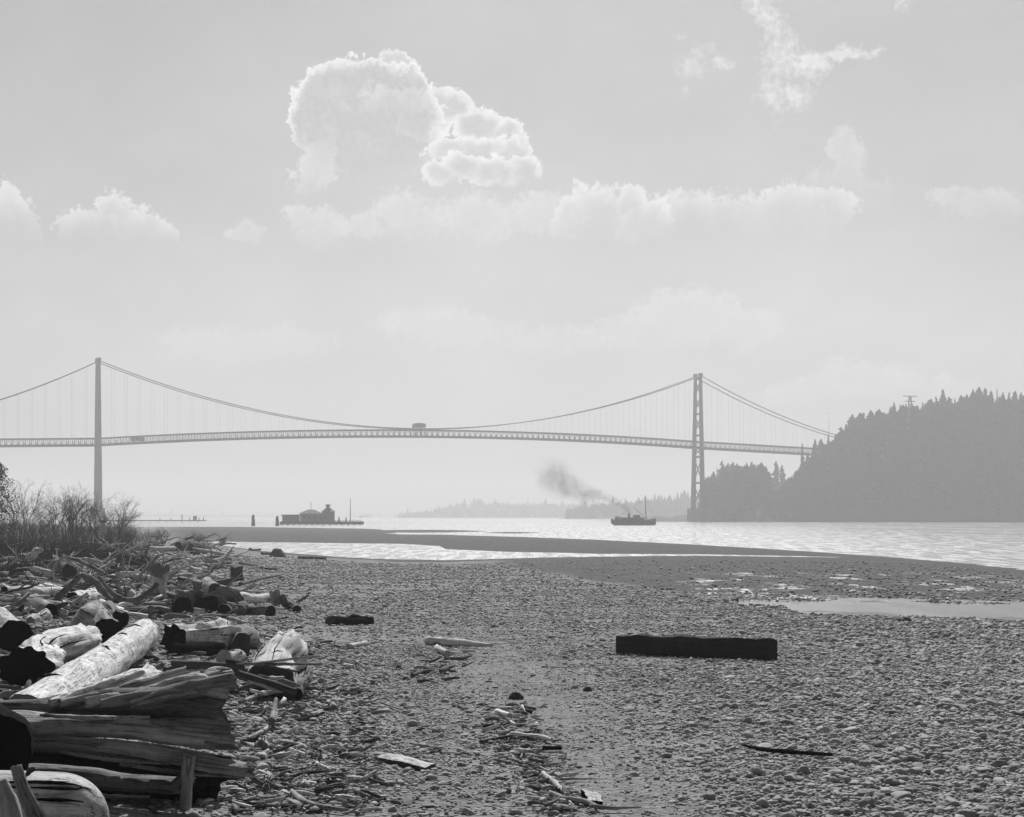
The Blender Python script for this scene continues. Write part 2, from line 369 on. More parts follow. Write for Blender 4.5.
def ground_mat():
    m, nt, b = new_mat('shingle_and_sand'); add, inp, M, V, sstep, noise, mix = NT(nt)
    g = add('ShaderNodeNewGeometry'); P = g.outputs['Position']
    sep = add('ShaderNodeSeparateXYZ'); nt.links.new(P, sep.inputs[0])
    z = sep.outputs[2]
    vor = add('ShaderNodeTexVoronoi'); inp(vor.inputs['Vector'], P); inp(vor.inputs['Scale'], 11.0)
    vor2 = add('ShaderNodeTexVoronoi'); inp(vor2.inputs['Vector'], V('MULTIPLY', P, (1, .45, 1))); inp(vor2.inputs['Scale'], 2.4)
    big = noise(P, .12, 5, .6).outputs['Fac']; fine = noise(P, 14.0, 4, .7).outputs['Fac']; mid = noise(P, 1.4, 5, .65).outputs['Fac']
    patch = noise(V('MULTIPLY', P, (.35, .12, .35)), 1.0, 5, .6).outputs['Fac']
    tone = M('ADD', M('MULTIPLY', M('SUBTRACT', fine, .5), .7), M('MULTIPLY', M('SUBTRACT', mid, .5), 1.1))
    fargrain = noise(V('MULTIPLY', P, (1.6, .14, 1)), 1.0, 4, .75).outputs['Fac']; tone = M('ADD', tone, M('MULTIPLY', M('SUBTRACT', fargrain, .5), 1.3))
    tone = M('ADD', tone, M('MULTIPLY', M('SUBTRACT', vor2.outputs['Color'] if False else big, .5), .5))
    sepc = add('ShaderNodeSeparateColor'); nt.links.new(vor.outputs['Color'], sepc.inputs[0])
    tone = M('ADD', tone, M('MULTIPLY', M('SUBTRACT', sepc.outputs[0], .5), .45))
    aw = add('ShaderNodeAttribute', attribute_name='wet')      # the lower shore is wet and dark
    wet = sstep(M('ADD', aw.outputs['Fac'], M('MULTIPLY', M('SUBTRACT', patch, .5), .5)), .2, .8)
    basec = mix(wet, GROUND_ALB, .07)
    col = M('MULTIPLY', basec, M('ADD', tone, 1.0))
    col = M('MAXIMUM', col, .02)
    nt.links.new(col, b.inputs['Base Color'])
    # shining wet streaks in a belt below the cobbles
    at_ = add('ShaderNodeAttribute', attribute_name='shine'); sh = at_.outputs['Fac']
    stre = noise(V('MULTIPLY', P, (.5, .16, .5)), 1.0, 5, .7).outputs['Fac']
    sh = M('MULTIPLY', sh, sstep(stre, .53, .66))
    nt.links.new(mix(sh, .92, .25), b.inputs['Roughness']); nt.links.new(mix(sh, .15, .5), b.inputs['Specular IOR Level'])
    h = M('ADD', M('MULTIPLY', M('SUBTRACT', 1.0, vor.outputs['Distance']), .6), M('ADD', M('MULTIPLY', fine, .4), M('MULTIPLY', mid, .8)))
    h = M('ADD', h, M('MULTIPLY', M('SUBTRACT', 1.0, vor2.outputs['Distance']), .8))
    bp = add('ShaderNodeBump'); nt.links.new(mix(sh, .8, .05), bp.inputs['Strength']); bp.inputs['Distance'].default_value = .10
    nt.links.new(h, bp.inputs['Height']); nt.links.new(bp.outputs[0], b.inputs['Normal'])
    return m
GROUND_ALB = .21
def stone_mat():
    m, nt, b = new_mat('beach_stone'); add, inp, M, V, sstep, noise, mix = NT(nt)
    oi = add('ShaderNodeObjectInfo'); g = add('ShaderNodeNewGeometry')
    n = noise(g.outputs['Position'], 30.0, 3).outputs['Fac']
    c = M('MULTIPLY_ADD', M('POWER', oi.outputs['Random'], 1.2), .18, .205)
    c = M('MULTIPLY', c, M('MULTIPLY_ADD', n, .6, .7))
    nt.links.new(c, b.inputs['Base Color']); b.inputs['Roughness'].default_value = .75; b.inputs['Specular IOR Level'].default_value = .25
    return m
def water_mat(name, calm):
    m, nt, b = new_mat(name); add, inp, M, V, sstep, noise, mix = NT(nt)
    g = add('ShaderNodeNewGeometry'); P = g.outputs['Position']
    b.inputs['Base Color'].default_value = grey(.035); b.inputs['IOR'].default_value = 1.55
    streak = noise(V('MULTIPLY', P, (.035, .007, .1)), 1.0, 5, .6).outputs['Fac']
    spark = noise(V('MULTIPLY', P, (.8, .06, .1)), 1.0, 3, .7).outputs['Fac']
    rip = noise(V('MULTIPLY', P, (1, .6, 1)), 1.5 if not calm else 4.0, 4, .6).outputs['Fac']
    swell = noise(V('MULTIPLY', P, (1, .7, 1)), .35, 3, .55).outputs['Fac']
    amt = M('MULTIPLY', sstep(streak, .34, .60, .45, 1.0), sstep(spark, .44, .60, .0, 1.25))
    if calm: amt = M('MULTIPLY', amt, calm)
    else:      # sheltered, calmer water along the headland shore
        sp_ = add('ShaderNodeSeparateXYZ'); nt.links.new(P, sp_.inputs[0]); shel = sstep(M('ADD', sp_.outputs[0], M('MULTIPLY', M('SUBTRACT', streak, .5), 120.0)), 20.0, 130.0, 1.0, .62)
    rg = M('MULTIPLY_ADD', amt, .22 if not calm else .2, .24 if not calm else .16)
    if not calm: rg = M('MULTIPLY', rg, shel)
    nt.links.new(rg, b.inputs['Roughness'])
    bp = add('ShaderNodeBump'); bp.inputs['Distance'].default_value = .55 if not calm else .05
    nt.links.new(M('MULTIPLY', amt, .85), bp.inputs['Strength'])
    nt.links.new(M('ADD', rip, swell), bp.inputs['Height']); nt.links.new(bp.outputs[0], b.inputs['Normal'])
    return m

build_world()

# ------------------------------------------------------------------ ground and water
def build_ground():
    ds = np.concatenate([np.linspace(4, 17, 14), np.geomspace(17.5, 130, 420), np.geomspace(131, 900, 380), np.geomspace(950, 6400, 14)])
    us = np.concatenate([np.linspace(-1500, -150, 40), np.linspace(-140, 1164, 620), np.linspace(1175, 2600, 40)])
    D, Uu = np.meshgrid(ds, us, indexing='ij'); X = (Uu - CX) / F * D
    Z = gz(X, D)
    n, mcol = D.shape
    v = np.stack([X, D, Z], -1).reshape(-1, 3)
    i = np.arange(n - 1)[:, None] * mcol + np.arange(mcol - 1)[None]
    f = np.stack([i, i + 1, i + mcol + 1, i + mcol], -1).reshape(-1, 4)
    me = bpy.data.meshes.new('ground'); me.vertices.add(len(v)); me.vertices.foreach_set('co', v.ravel())
    me.loops.add(f.size); me.loops.foreach_set('vertex_index', f.ravel().astype(np.int32))
    me.polygons.add(len(f)); me.polygons.foreach_set('loop_start', np.arange(0, f.size, 4, dtype=np.int32))
    me.polygons.foreach_set('use_smooth', np.ones(len(f), bool)); me.update(calc_edges=True)
    sh = sm(D, 76, 90) * (1 - sm(D, 128, 150)) * sm(Uu, 600, 780)
    wl = I(Uu, [(430, 556), (480, 562), (600, 580), (700, 592), (800, 597), (1024, 601), (1600, 605)])
    rowm = HZ + F * (CAMZ - Z) / D + 1.6 * fbm(np.stack([Uu / 60, D / 20, 0 * D], -1), 3, 61) * 2
    wm = np.maximum((1 - sm(rowm, wl - 5, wl + 5)) * sm(Uu, 430, 560), 1 - sm(Z + .06 * fbm(np.stack([X / 9, D / 20, 0 * D], -1), 3, 62), .02, .16))
    wm = np.maximum(wm, sm(D / (F * CAMZ / (I(Uu, NEAR_EDGE) - HZ)), .99, 1.02) * (1 - sm(X, -80, -60) * 0))
    wm = wm * sm(Uu, 120, 215)
    a = me.attributes.new('wet', 'FLOAT', 'POINT'); a.data.foreach_set('value', wm.astype(np.float32).ravel())
    a = me.attributes.new('shine', 'FLOAT', 'POINT'); a.data.foreach_set('value', sh.astype(np.float32).ravel())
    me.materials.append(ground_mat())
    o = bpy.data.objects.new('ground', me); COL.objects.link(o); tag(o, 'grey shingle beach and dark sand bars reaching out into the water', 'beach', kind='structure')
build_ground()
def sheet(name, pts, z, mat):
    return mesh_obj(name, [(x, y, z) for x, y in pts], [tuple(range(len(pts)))], mat, smooth=False)
tag(sheet('water', [(-2600, 120), (2600, 120), (2600, 6450), (-2600, 6450)], 0.0, water_mat('sea_water', 0)), 'rippled glittering water of the narrows', 'water', kind='structure')
th = np.linspace(0, 2 * math.pi, 48, endpoint=False)
tag(sheet('tide_pool', [(16.3 + 8.0 * math.cos(a), 74.5 - .35 * (8.0 * math.cos(a)) + 10.3 * math.sin(a)) for a in th], POOL_Z, water_mat('pool_water', .25)), 'shallow still tide pool on the shingle at right', 'pool', kind='structure')

# ------------------------------------------------------------------ pebbles (uncountable: one object, geometry nodes)
STONE = stone_mat()
def build_pebbles():
    N = 1350000
    d = np.sqrt(rng.uniform(13.5 ** 2, 225 ** 2, N)); u = rng.uniform(-.56, .56, N) * (1144 + 14000 / d) / 1.12 + 512; du = (1144 + 14000 / d) / 1144
    d2 = np.sqrt(rng.uniform(13.5 ** 2, 52 ** 2, 200000)); d = np.concatenate([d, d2]); u = np.concatenate([u, rng.uniform(-.5, .5, len(d2)) * (1144 + 14000 / d2) + 512]); fine_ = np.arange(len(d)) >= len(d) - len(d2); X = (u - CX) / F * d
    z = gz(X, d); row = HZ + F * (CAMZ - z) / d
    p = np.stack([X, d, 0 * X], -1)
    cl = fbm(p / 3.0, 3, 31) + .6 * fbm(p / .8, 2, 33)
    sand = np.exp(-(((u - (470 + (row - 640) * 1.0)) / 75) ** 2)) * sm(row, 610, 660) * 1.0      # smoother strip that runs down the middle
    left = sm(-(u - 330), -60, 60)
    dens = .62 + .35 * cl - .14 * sand - .15 * left + .25 * sm(u, 620, 900)
    wl = I(u, [(430, 556), (480, 562), (600, 580), (700, 592), (800, 597), (1024, 601), (1100, 603)]) + 5 * fbm(np.stack([X / 6, d / 14, 0 * X], -1), 3, 63)
    wetz = (1 - sm(row, wl - 4, wl + 7)) * sm(u, 430, 560)
    dens *= (1 - .80 * sm(d, 50, 110)) * (1 - .75 * sm(d, 100, 200)) * (1 - .93 * wetz) * (1 - sm(d, 170, 222)); dens = np.where(z < .22, 0, dens)
    keep = (rng.uniform(0, 1, len(d)) < dens) & (pool_mask(X, d) < .5)
    X, d, z, u, row, sand = X[keep], d[keep], z[keep], u[keep], row[keep], sand[keep]; fine_ = fine_[keep]; n = len(X)
    size = np.exp(rng.normal(-3.80, .45, n)) * np.where(fine_, .58, 1.0) * (1 - .45 * sand) * (1 + .42 * sm(u, 560, 950) + .15 * sm(-u, -420, -250)) * (1 + .9 * sm(d, 55, 140)) * (1 + .4 * sm(d, 140, 220))
    size = np.minimum(size, .10)
    scl = size[:, None] * rng.uniform([.8, .8, .42], [1.45, 1.25, .85], (n, 3))
    rot = np.stack([rng.normal(0, .22, n), rng.normal(0, .22, n), rng.uniform(0, 6.283, n)], 1)
    me = bpy.data.meshes.new('pebbles'); me.vertices.add(n)
    me.vertices.foreach_set('co', np.stack([X, d, z + scl[:, 2] * .35], 1).ravel())
    for nm, ar in (('rot', rot), ('scl', scl)):
        a = me.attributes.new(nm, 'FLOAT_VECTOR', 'POINT'); a.data.foreach_set('vector', ar.astype(np.float32).ravel())
    a = me.attributes.new('pick', 'INT', 'POINT'); a.data.foreach_set('value', rng.integers(0, 6, n).astype(np.int32))
    o = bpy.data.objects.new('pebbles', me); COL.objects.link(o)
    tag(o, 'rounded grey cobbles and pebbles covering the beach', 'pebbles', kind='stuff')
    ng = bpy.data.node_groups.new('pebble_scatter', 'GeometryNodeTree')
    ng.interface.new_socket('Geometry', in_out='INPUT', socket_type='NodeSocketGeometry'); ng.interface.new_socket('Geometry', in_out='OUTPUT', socket_type='NodeSocketGeometry')
    nn, ll = ng.nodes, ng.links
    gi, go = nn.new('NodeGroupInput'), nn.new('NodeGroupOutput')
    g2i = nn.new('GeometryNodeGeometryToInstance')
    for k in range(6):
        ico = nn.new('GeometryNodeMeshIcoSphere'); ico.inputs['Radius'].default_value = 1.0; ico.inputs['Subdivisions'].default_value = 3
        pos = nn.new('GeometryNodeInputPosition'); no = nn.new('ShaderNodeTexNoise'); no.inputs['Scale'].default_value = .75; no.inputs['Detail'].default_value = 2.0
        ad = nn.new('ShaderNodeVectorMath'); ad.operation = 'ADD'; ad.inputs[1].default_value = (k * 9.1, k * 3.7, 0); ll.new(pos.outputs[0], ad.inputs[0]); ll.new(ad.outputs[0], no.inputs['Vector'])
        sb = nn.new('ShaderNodeVectorMath'); sb.operation = 'SUBTRACT'; sb.inputs[1].default_value = (.5, .5, .5); ll.new(no.outputs['Color'], sb.inputs[0])
        sc = nn.new('ShaderNodeVectorMath'); sc.operation = 'SCALE'; sc.inputs['Scale'].default_value = 1.5; ll.new(sb.outputs[0], sc.inputs[0])
        sp = nn.new('GeometryNodeSetPosition'); ll.new(ico.outputs['Mesh'], sp.inputs['Geometry']); ll.new(sc.outputs[0], sp.inputs['Offset'])
        ss = nn.new('GeometryNodeSetShadeSmooth'); ll.new(sp.outputs[0], ss.inputs['Geometry'])
        sm_ = nn.new('GeometryNodeSetMaterial'); sm_.inputs['Material'].default_value = STONE; ll.new(ss.outputs[0], sm_.inputs['Geometry'])
        ll.new(sm_.outputs[0], g2i.inputs[0])
    def attr(nm, t):
        a = nn.new('GeometryNodeInputNamedAttribute'); a.data_type = t; a.inputs['Name'].default_value = nm; return a.outputs['Attribute']
    iop = nn.new('GeometryNodeInstanceOnPoints'); ll.new(gi.outputs[0], iop.inputs['Points']); ll.new(g2i.outputs[0], iop.inputs['Instance'])
    iop.inputs['Pick Instance'].default_value = True
    ll.new(attr('pick', 'INT'), iop.inputs['Instance Index'])
    e2r = nn.new('FunctionNodeEulerToRotation'); ll.new(attr('rot', 'FLOAT_VECTOR'), e2r.inputs[0]); ll.new(e2r.outputs[0], iop.inputs['Rotation'])
    ll.new(attr('scl', 'FLOAT_VECTOR'), iop.inputs['Scale'])
    ll.new(iop.outputs[0], go.inputs[0])
    md = o.modifiers.new('scatter', 'NODES'); md.node_group = ng
    me.materials.append(STONE)
build_pebbles()

# ------------------------------------------------------------------ the bridge
TL, TR = np.array([-287.7, 1390.0]), np.array([143.2, 1540.0])
AX = (TR - TL); SPAN = float(np.linalg.norm(AX)); AX = AX / SPAN; TV = np.array([-AX[1], AX[0]])
def bp_(s, w, z):
    q = TL + AX * s + TV * w; return np.array([q[0], q[1], z])
def deck_z(s):
    if s < 0: return 54.4 + s * .02
    if s > SPAN: return 57.6 - (s - SPAN) * .04
    q = s / SPAN; return 54.4 + q * 3.2 + 7.4 * (1 - (2 * q - 1) ** 2)
def cable_z(s):
    if s < 0: t = -s; return 112 - .504 * t + .00121 * t * t
    if s > SPAN: t = s - SPAN; return 112 - .506 * t + .0011 * t * t
    q = s / SPAN; return 68.2 + 43.8 * (2 * q - 1) ** 2
def build_bridge():
    root = empty('suspension_bridge', bp_(SPAN / 2, 0, 0), 'long grey suspension bridge with two tall towers crossing the narrows', 'bridge')
    loc = np.array(root.location)
    def B(mb, name, mat, parent=root, smooth=False):
        o = mb.build(name, mat, parent, smooth); 
        o.data.transform(__import__('mathutils').Matrix.Translation(-loc) if True else None); return o
    S0, S1 = -187.0, SPAN + 187.0
    ss = np.arange(S0, S1 + 1, 4.15)
    m = MB()
    for a, b in zip(ss[:-1], ss[1:]):
        for w0 in (0,):
            pa, pb = [bp_(a, w, deck_z(a)) for w in (-5.6, 5.6)], [bp_(b, w, deck_z(b)) for w in (-5.6, 5.6)]
            v = [pa[0], pa[1], pb[1], pb[0]] + [q - np.array([0, 0, 1.5]) for q in (pa[0], pa[1], pb[1], pb[0])]
            m.add(v, [(0, 1, 2, 3), (7, 6, 5, 4), (0, 4, 5, 1), (1, 5, 6, 2), (2, 6, 7, 3), (3, 7, 4, 0)])
    B(m, 'road_deck', STEEL)
    for w in (-6.1, 6.1):
        m = MB()
        for a, b in zip(ss[:-1], ss[1:]):
            za, zb = deck_z(a), deck_z(b)
            m.bar(bp_(a, w, za + 3.9), bp_(b, w, zb + 3.9), .38); m.bar(bp_(a, w, za - .9), bp_(b, w, zb - .9), .48)
            m.bar(bp_(a, w, za - .9), bp_(a, w, za + 3.9), .26)
            m.bar(bp_(a, w, za - .9), bp_((a + b) / 2, w, (za + zb) / 2 + 3.9), .12); m.bar(bp_((a + b) / 2, w, (za + zb) / 2 + 3.9), bp_(b, w, zb - .9), .12)
        B(m, 'stiffening_truss', STEEL)
        for s0, s1 in ((S0, 0), (0, SPAN), (SPAN, S1)):
            q = [bp_(s, w, cable_z(s)) for s in np.linspace(s0, s1, 40)]
            m = MB(); v, f, g = tube(q, [.36, .36], 6, 60, 0, 0); m.add(v, f, g); B(m, 'main_cable', STEEL, smooth=True)
    hang = []
    for s in np.arange(S0 + 4, S1, 9.2):
        if abs(s) < 3 or abs(s - SPAN) < 3: continue
        for w in (-6.1, 6.1): hang.append((bp_(s, w, 0)[1], s, w))
    hang.sort()
    rest = MB()
    for k, (_, s, w) in enumerate(hang):
        if cable_z(s) < deck_z(s) + 4.2: continue
        if k < 100: B(MB().bar(bp_(s, w, cable_z(s)), bp_(s, w, deck_z(s) + 3.9), .045), 'hanger', STEEL)
        else: rest.bar(bp_(s, w, cable_z(s)), bp_(s, w, deck_z(s) + 3.9), .045)
    tag(B(rest, 'hangers', STEEL), kind='stuff')
    for s in (0, SPAN):
        tw = bpy.data.objects.new('tower', None); COL.objects.link(tw); tw.parent = root
        def wz(z): return 9.0 - 4.3 * z / 112           # legs lean in towards the top
        def lz(z): return 1.55 - .65 * z / 112
        for sg in (-1, 1):
            m = MB(); zs = [10, 40, 75, 112]; vs = []
            for z in zs:
                for a, b in ((-1, -1), (1, -1), (1, 1), (-1, 1)):
                    vs.append(bp_(s + a * lz(z) * 1.15, sg * wz(z) + b * (1.15 - .35 * z / 112), z))
            fs = [(0, 3, 2, 1), (12, 13, 14, 15)]
            for k in range(3):
                for j in range(4): fs.append((k * 4 + j, k * 4 + (j + 1) % 4, k * 4 + 4 + (j + 1) % 4, k * 4 + 4 + j))
            m.add(vs, fs); B(m, 'leg', STEEL, tw)
            B(MB().box(bp_(s, sg * wz(112), 113.1), (2.6, 2.6, 2.2), math.atan2(AX[1], AX[0])), 'cable_saddle', STEEL, tw)
            B(MB().box(bp_(s, sg * 8.9, 4.8), (7.5, 8.5, 10.6), math.atan2(AX[1], AX[0]), .82), 'pier', CONC, tw)
        for z, h in ((110.3, 2.6), (83, 1.6), (66.5, 1.8), (50, 2.0), (30, 1.8)):
            B(MB().box(bp_(s, 0, z), (1.4, 2 * wz(z), h * .8), math.atan2(AX[1], AX[0])), 'cross_strut', STEEL, tw)
        for za, zb in ((84.5, 97), (97, 109), (67.5, 82), (51, 57), (31, 49), (12, 29)):
            m = MB()
            for sg in (-1, 1): m.bar(bp_(s, -sg * wz(za), za), bp_(s, sg * wz(zb), zb), .5)
            B(m, 'cross_brace', STEEL, tw)
    B(MB().box(bp_(SPAN + 2, 0, 5.5), (7, 34, 9), math.atan2(AX[1], AX[0])), 'tower_footing', CONC)
    # steel bents that carry the approach on the right
    for t in (96, 108):
        m = MB()
        for w in (-4, 4): m.bar(bp_(SPAN + t, w, 24), bp_(SPAN + t, w, deck_z(SPAN + t) - 1.5), .9)
        m.bar(bp_(SPAN + t, -4, 44), bp_(SPAN + t, 4, 50), .4); m.bar(bp_(SPAN + t, -4, 38), bp_(SPAN + t, 4, 44), .4)
        B(m, 'approach_bent', STEEL)
build_bridge()
def vehicle(px, name, label, cat, L_, H_, W_):
    # on the deck at the column px
    s = min(np.linspace(0, SPAN, 900), key=lambda q: abs(CX + F * bp_(q, 0, 0)[0] / bp_(q, 0, 0)[1] - px))
    p = bp_(s, -2.4, deck_z(s) + .02); root = empty(name, p, label, cat); root.rotation_euler.z = math.atan2(AX[1], AX[0])
    return root
r = vehicle(137, 'bus', 'dark bus on the bridge deck just right of the left tower', 'bus', 9, 3.2, 2.5)
m = MB(); m.box((0, 0, 1.9), (9.5, 2.5, 2.5)); m.box((0, 0, 3.25), (9.0, 2.2, .25)); m.build('body', PAINTD, r, False)
for x in (-3, 3):
    for y in (-1.1, 1.1): MB().tube([(x, y - .15, .5), (x, y + .15, .5)], [.5, .5], 14, 2, 0).build('wheel', ASPH, r)
for y in (-1.262, 1.262): MB().box((0, y, 2.4), (8.6, .02, .8)).build('window', simple('bus_glass', .02, .1), r, False)
r = vehicle(419, 'deck_gantry', 'dark box shaped gantry standing above the bridge deck at mid span', 'gantry', 7, 4, 10)
for x in (-2.6, 2.6):
    for y in (-2.4, 7.2): MB().bar((x, y, 0), (x, y, 6.2), .3).build('leg', STEEL, r, False)
m = MB(); m.box((0, 2.4, 7.2), (7.2, 11, 2.6)); m.box((-.3, 2.4, 8.75), (5.6, 9, .5), 0, .9); m.build('cabin', PAINTD, r, False)

# ------------------------------------------------------------------ conifers, hills, far shore
def conifer_mesh(seed, h=1.0, w=.17, n=26):
    q = random.Random(seed); m = MB(); pw = q.choice((.45, .55, .75)); lum = [q.uniform(.65, 1.25) for _ in range(9)]
    m.bar((0, 0, 0), (0, 0, h * .98), .012 * h, 5, .002)
    bare = q.uniform(.05, .3)
    for k in range(n * 7):
        t = bare + (1 - bare) * (k / (n * 7)) ** .9; a = q.uniform(0, 6.283); rr = w * h * (1 - t) ** pw * q.uniform(.3, 1.15) * lum[int((t * 4 + a * 1.1) % 9)] + .008
        if q.random() < .18: rr *= q.uniform(1.1, 1.5)
        c, s = math.cos(a), math.sin(a); z = t * h
        dr = rr * q.uniform(.15, .6); ww = .35 * rr + .006
        tip = (c * rr, s * rr, z - dr); b1 = (-s * ww, c * ww, z - dr * .3); b2 = (s * ww, -c * ww, z - dr * .3); top = (c * rr * .2, s * rr * .2, z + .018)
        m.add([tip, b1, top, b2, (c * rr * .6, s * rr * .6, z - dr - .03)], [(0, 2, 1), (0, 3, 2), (0, 1, 4), (0, 4, 3)])
    return np.concatenate(m.v), m.f
CON = [conifer_mesh(40 + k, 1.0, [.20, .26, .17, .30, .23, .36][k], [24, 22, 26, 20, 24, 18][k]) for k in range(6)]
CON_ME = []
for k, (v, f) in enumerate(CON):
    me = bpy.data.meshes.new('conifer'); me.from_pydata([tuple(x) for x in v], [], f); me.materials.append(FIR); CON_ME.append(me)
def forest(name, pts, label):
    """pts: list of x, y, z, height"""
    V_, F_ = [], []; n = 0
    q = random.Random(5)
    for (x, y, z, h) in pts:
        v, f = CON[q.randrange(6)]; a = q.uniform(0, 6.28); c, s = math.cos(a), math.sin(a)
        w = np.stack([v[:, 0] * c - v[:, 1] * s, v[:, 0] * s + v[:, 1] * c, v[:, 2]], 1) * h + np.array([x, y, z])
        V_.append(w); F_.append(np.array([list(t) if len(t) == 4 else list(t) + [t[-1]] for t in f]) + n); n += len(v)
    faces = [tuple(t) if t[2] != t[3] else tuple(t[:3]) for t in np.concatenate(F_)]
    o = mesh_obj(name, np.concatenate(V_), faces, FIR, smooth=False); return tag(o, label, 'forest', kind='stuff')
# headland: top of the tree line as seen at the beach -> ground height
CREST = [(640, 1), (690, 2), (705, 8), (730, 16), (760, 20), (775, 10), (783, 14), (790, 19), (800, 28), (815, 38), (830, 46), (850, 55), (880, 60), (905, 64), (940, 70), (985, 72), (1030, 71), (1150, 70), (1400, 60)]
def hill_z(X, Y):
    px = CX + F * X / Y; top = I(px, CREST); front = 1470 + 60 * sm(-(px - 780), -20, 60) + 12 * fbm(np.stack([X / 60, 0 * X, 0 * X], -1), 2, 3)
    t = (Y - front) / (60 + 0 * X)
    return np.where(t < 0, -1.5 + t * 4, top * sm(t, -.25, 1.0)) + sm(t, .1, .5) * 3 * fbm(np.stack([X / 25, Y / 25, 0 * X], -1), 3, 4)
def hill_sheet(name, fz, x0, x1, y0, y1, nx, ny, mat, label):
    X, Y = np.meshgrid(np.linspace(x0, x1, nx), np.linspace(y0, y1, ny)); Z = fz(X, Y)
    i = (np.arange(ny - 1)[:, None] * nx + np.arange(nx - 1)[None])
    f = np.stack([i, i + 1, i + nx + 1, i + nx], -1).reshape(-1, 4)
    o = mesh_obj(name, np.stack([X, Y, Z], -1).reshape(-1, 3), f, mat); return tag(o, label, 'hill', kind='structure')
HILLM = simple('wooded_slope', .04, .95, .4, .1)
hill_sheet('hill', hill_z, 100, 800, 1440, 1900, 180, 110, HILLM, 'steep wooded headland at the right end of the bridge')
pts = []
q = random.Random(3)
while len(pts) < 2500:
    u = q.uniform(700, 1180); Y = q.uniform(1472, 1640) if u > 800 else q.uniform(1476, 1640) if u > 772 else q.uniform(1530, 1830); X = (u - CX) / F * Y; z = float(hill_z(np.array(X), np.array(Y)))
    if z < 1.2: continue
    if 692 < u < 705: continue
    pts.append((X, Y, z - .6, q.uniform(14, 26) if u > 850 else q.uniform(10, 17) if u > 770 else q.uniform(15, 30)))
forest('forest', pts, 'dense dark conifer forest covering the headland')
SKYLINE = [(706, 478), (711, 470), (717, 462), (722, 455), (728, 460), (733, 457), (739, 466), (745, 462), (752, 459), (757, 463), (763, 466), (768, 474), (776, 456), (782, 459),
           (802, 440), (808, 447), (815, 437), (821, 433), (828, 428), (835, 432), (841, 424), (846, 418), (852, 415), (858, 413), (864, 415), (869, 411), (876, 412), (881, 416), (886, 418),
           (890, 404), (894, 400), (900, 398), (906, 402), (911, 404), (918, 402), (925, 398), (931, 394), (936, 391), (943, 387), (949, 394), (955, 393), (961, 392), (967, 388), (973, 386), (979, 387), (985, 388), (991, 386), (997, 388), (1003, 390), (1009, 389), (1015, 391), (1021, 390), (1027, 388), (1034, 390)]
for k, (u, v) in enumerate(SKYLINE):
    Y = 1535 + q.uniform(-12, 12) if u > 790 else 1740 + q.uniform(-15, 15)
    v += q.choice((0, 2, 3, 5, 6))
    X = (u - CX) / F * Y; z = float(hill_z(np.array(X), np.array(Y))) - .8
    top = CAMZ + (HZ - v) / F * Y; h = max(8.0, top - z)
    o = bpy.data.objects.new('conifer_tree', CON_ME[q.randrange(6)]); COL.objects.link(o)
    o.location = (X, Y, z); ww = min(h, 26) * q.uniform(.65, 1.6); o.scale = (ww, ww, h); o.rotation_euler.z = q.uniform(0, 6.28)
    if 770 < u < 790: tag(o, 'tall thin conifer alone in the notch below the bridge approach', 'tree', 'lone conifers in the notch')
    elif u < 790: tag(o, 'hazy conifer on the low wooded shore behind the right tower', 'tree', 'conifers behind the right tower')
    else: tag(o, 'hazy conifer on the skyline of the wooded headland at right', 'tree', 'conifers on the headland skyline')
# power pylon among the trees
def pylon(u, v0, Y, label):
    X = (u - CX) / F * Y; z = float(hill_z(np.array(X), np.array(Y))); top = CAMZ + (HZ - v0) / F * Y; h = top - z
    root = empty('power_pylon', (X, Y, z), label, 'pylon'); m = MB()
    for a, b in ((-1, -1), (1, -1), (1, 1), (-1, 1)): m.bar((a * 2.2, b * 2.2, 0), (a * .7, b * .7, h), .3)
    for k in range(6):
        z0, z1 = h * k / 6, h * (k + 1) / 6; w0, w1 = 2.2 - 1.5 * k / 6, 2.2 - 1.5 * (k + 1) / 6
        m.bar((-w0, -w0, z0), (w1, -w1, z1), .18); m.bar((w0, -w0, z0), (-w1, -w1, z1), .18)
    m.build('lattice_mast', STEEL, root, False)
    for zz, w in ((h, 5.5), (h - 4, 4.0)): MB().bar((-w, 0, zz), (w, 0, zz - .3), .32).build('cross_arm', STEEL, root, False)
pylon(910, 396, 1525, 'steel lattice pylon rising above the trees of the headland')
X = (829 - CX) / F * 1520; zz = float(hill_z(np.array(X), np.array(1520.0)))
m = MB(); m.bar((0, 0, 0), (0, 0, CAMZ + (HZ - 417) / F * 1520 - zz), .28, 5, .12); m.bar((-1.2, 0, 38), (1.2, 0, 38), .12)
o = m.build('radio_mast', STEEL, None, False); o.location = (X, 1520, zz); tag(o, 'thin mast above the trees where the bridge cables reach the headland', 'mast')
# far shore
def far_hill(u0, u1, Y, prof, name_label, seed, forest_label, n):
    x0, x1 = (u0 - CX) / F * Y, (u1 - CX) / F * Y
    def fz(X, YY):
        px = CX + F * X / Y; top = I(px, prof); t = (YY - Y) / (Y * .12)
        return np.where(t < 0, -2.0, -1 + (top + 1) * sm(t, -.02, .6))
    hill_sheet('hills', fz, x0, x1, Y - Y * .02, Y * 1.25, 90, 30, HILLM, name_label)
    qq = random.Random(seed); P = []
    while len(P) < n:
        X = qq.uniform(x0, x1); YY = Y + Y * .12 * qq.uniform(.05, .75); z = float(fz(np.array(X), np.array(YY)))
        if z < .3: continue
        P.append((X, YY, z - .5, qq.uniform(8, 14) * (1.7 if qq.random() < .05 else 1)))
    forest('far_forest', P, forest_label)
far_hill(385, 660, 4300, [(385, 0), (400, 1.5), (420, 5), (440, 14), (455, 24), (500, 24), (560, 22), (660, 22)], 'low hazy point of land far across the water', 1, 'pale hazy tree line on the far point', 1100)
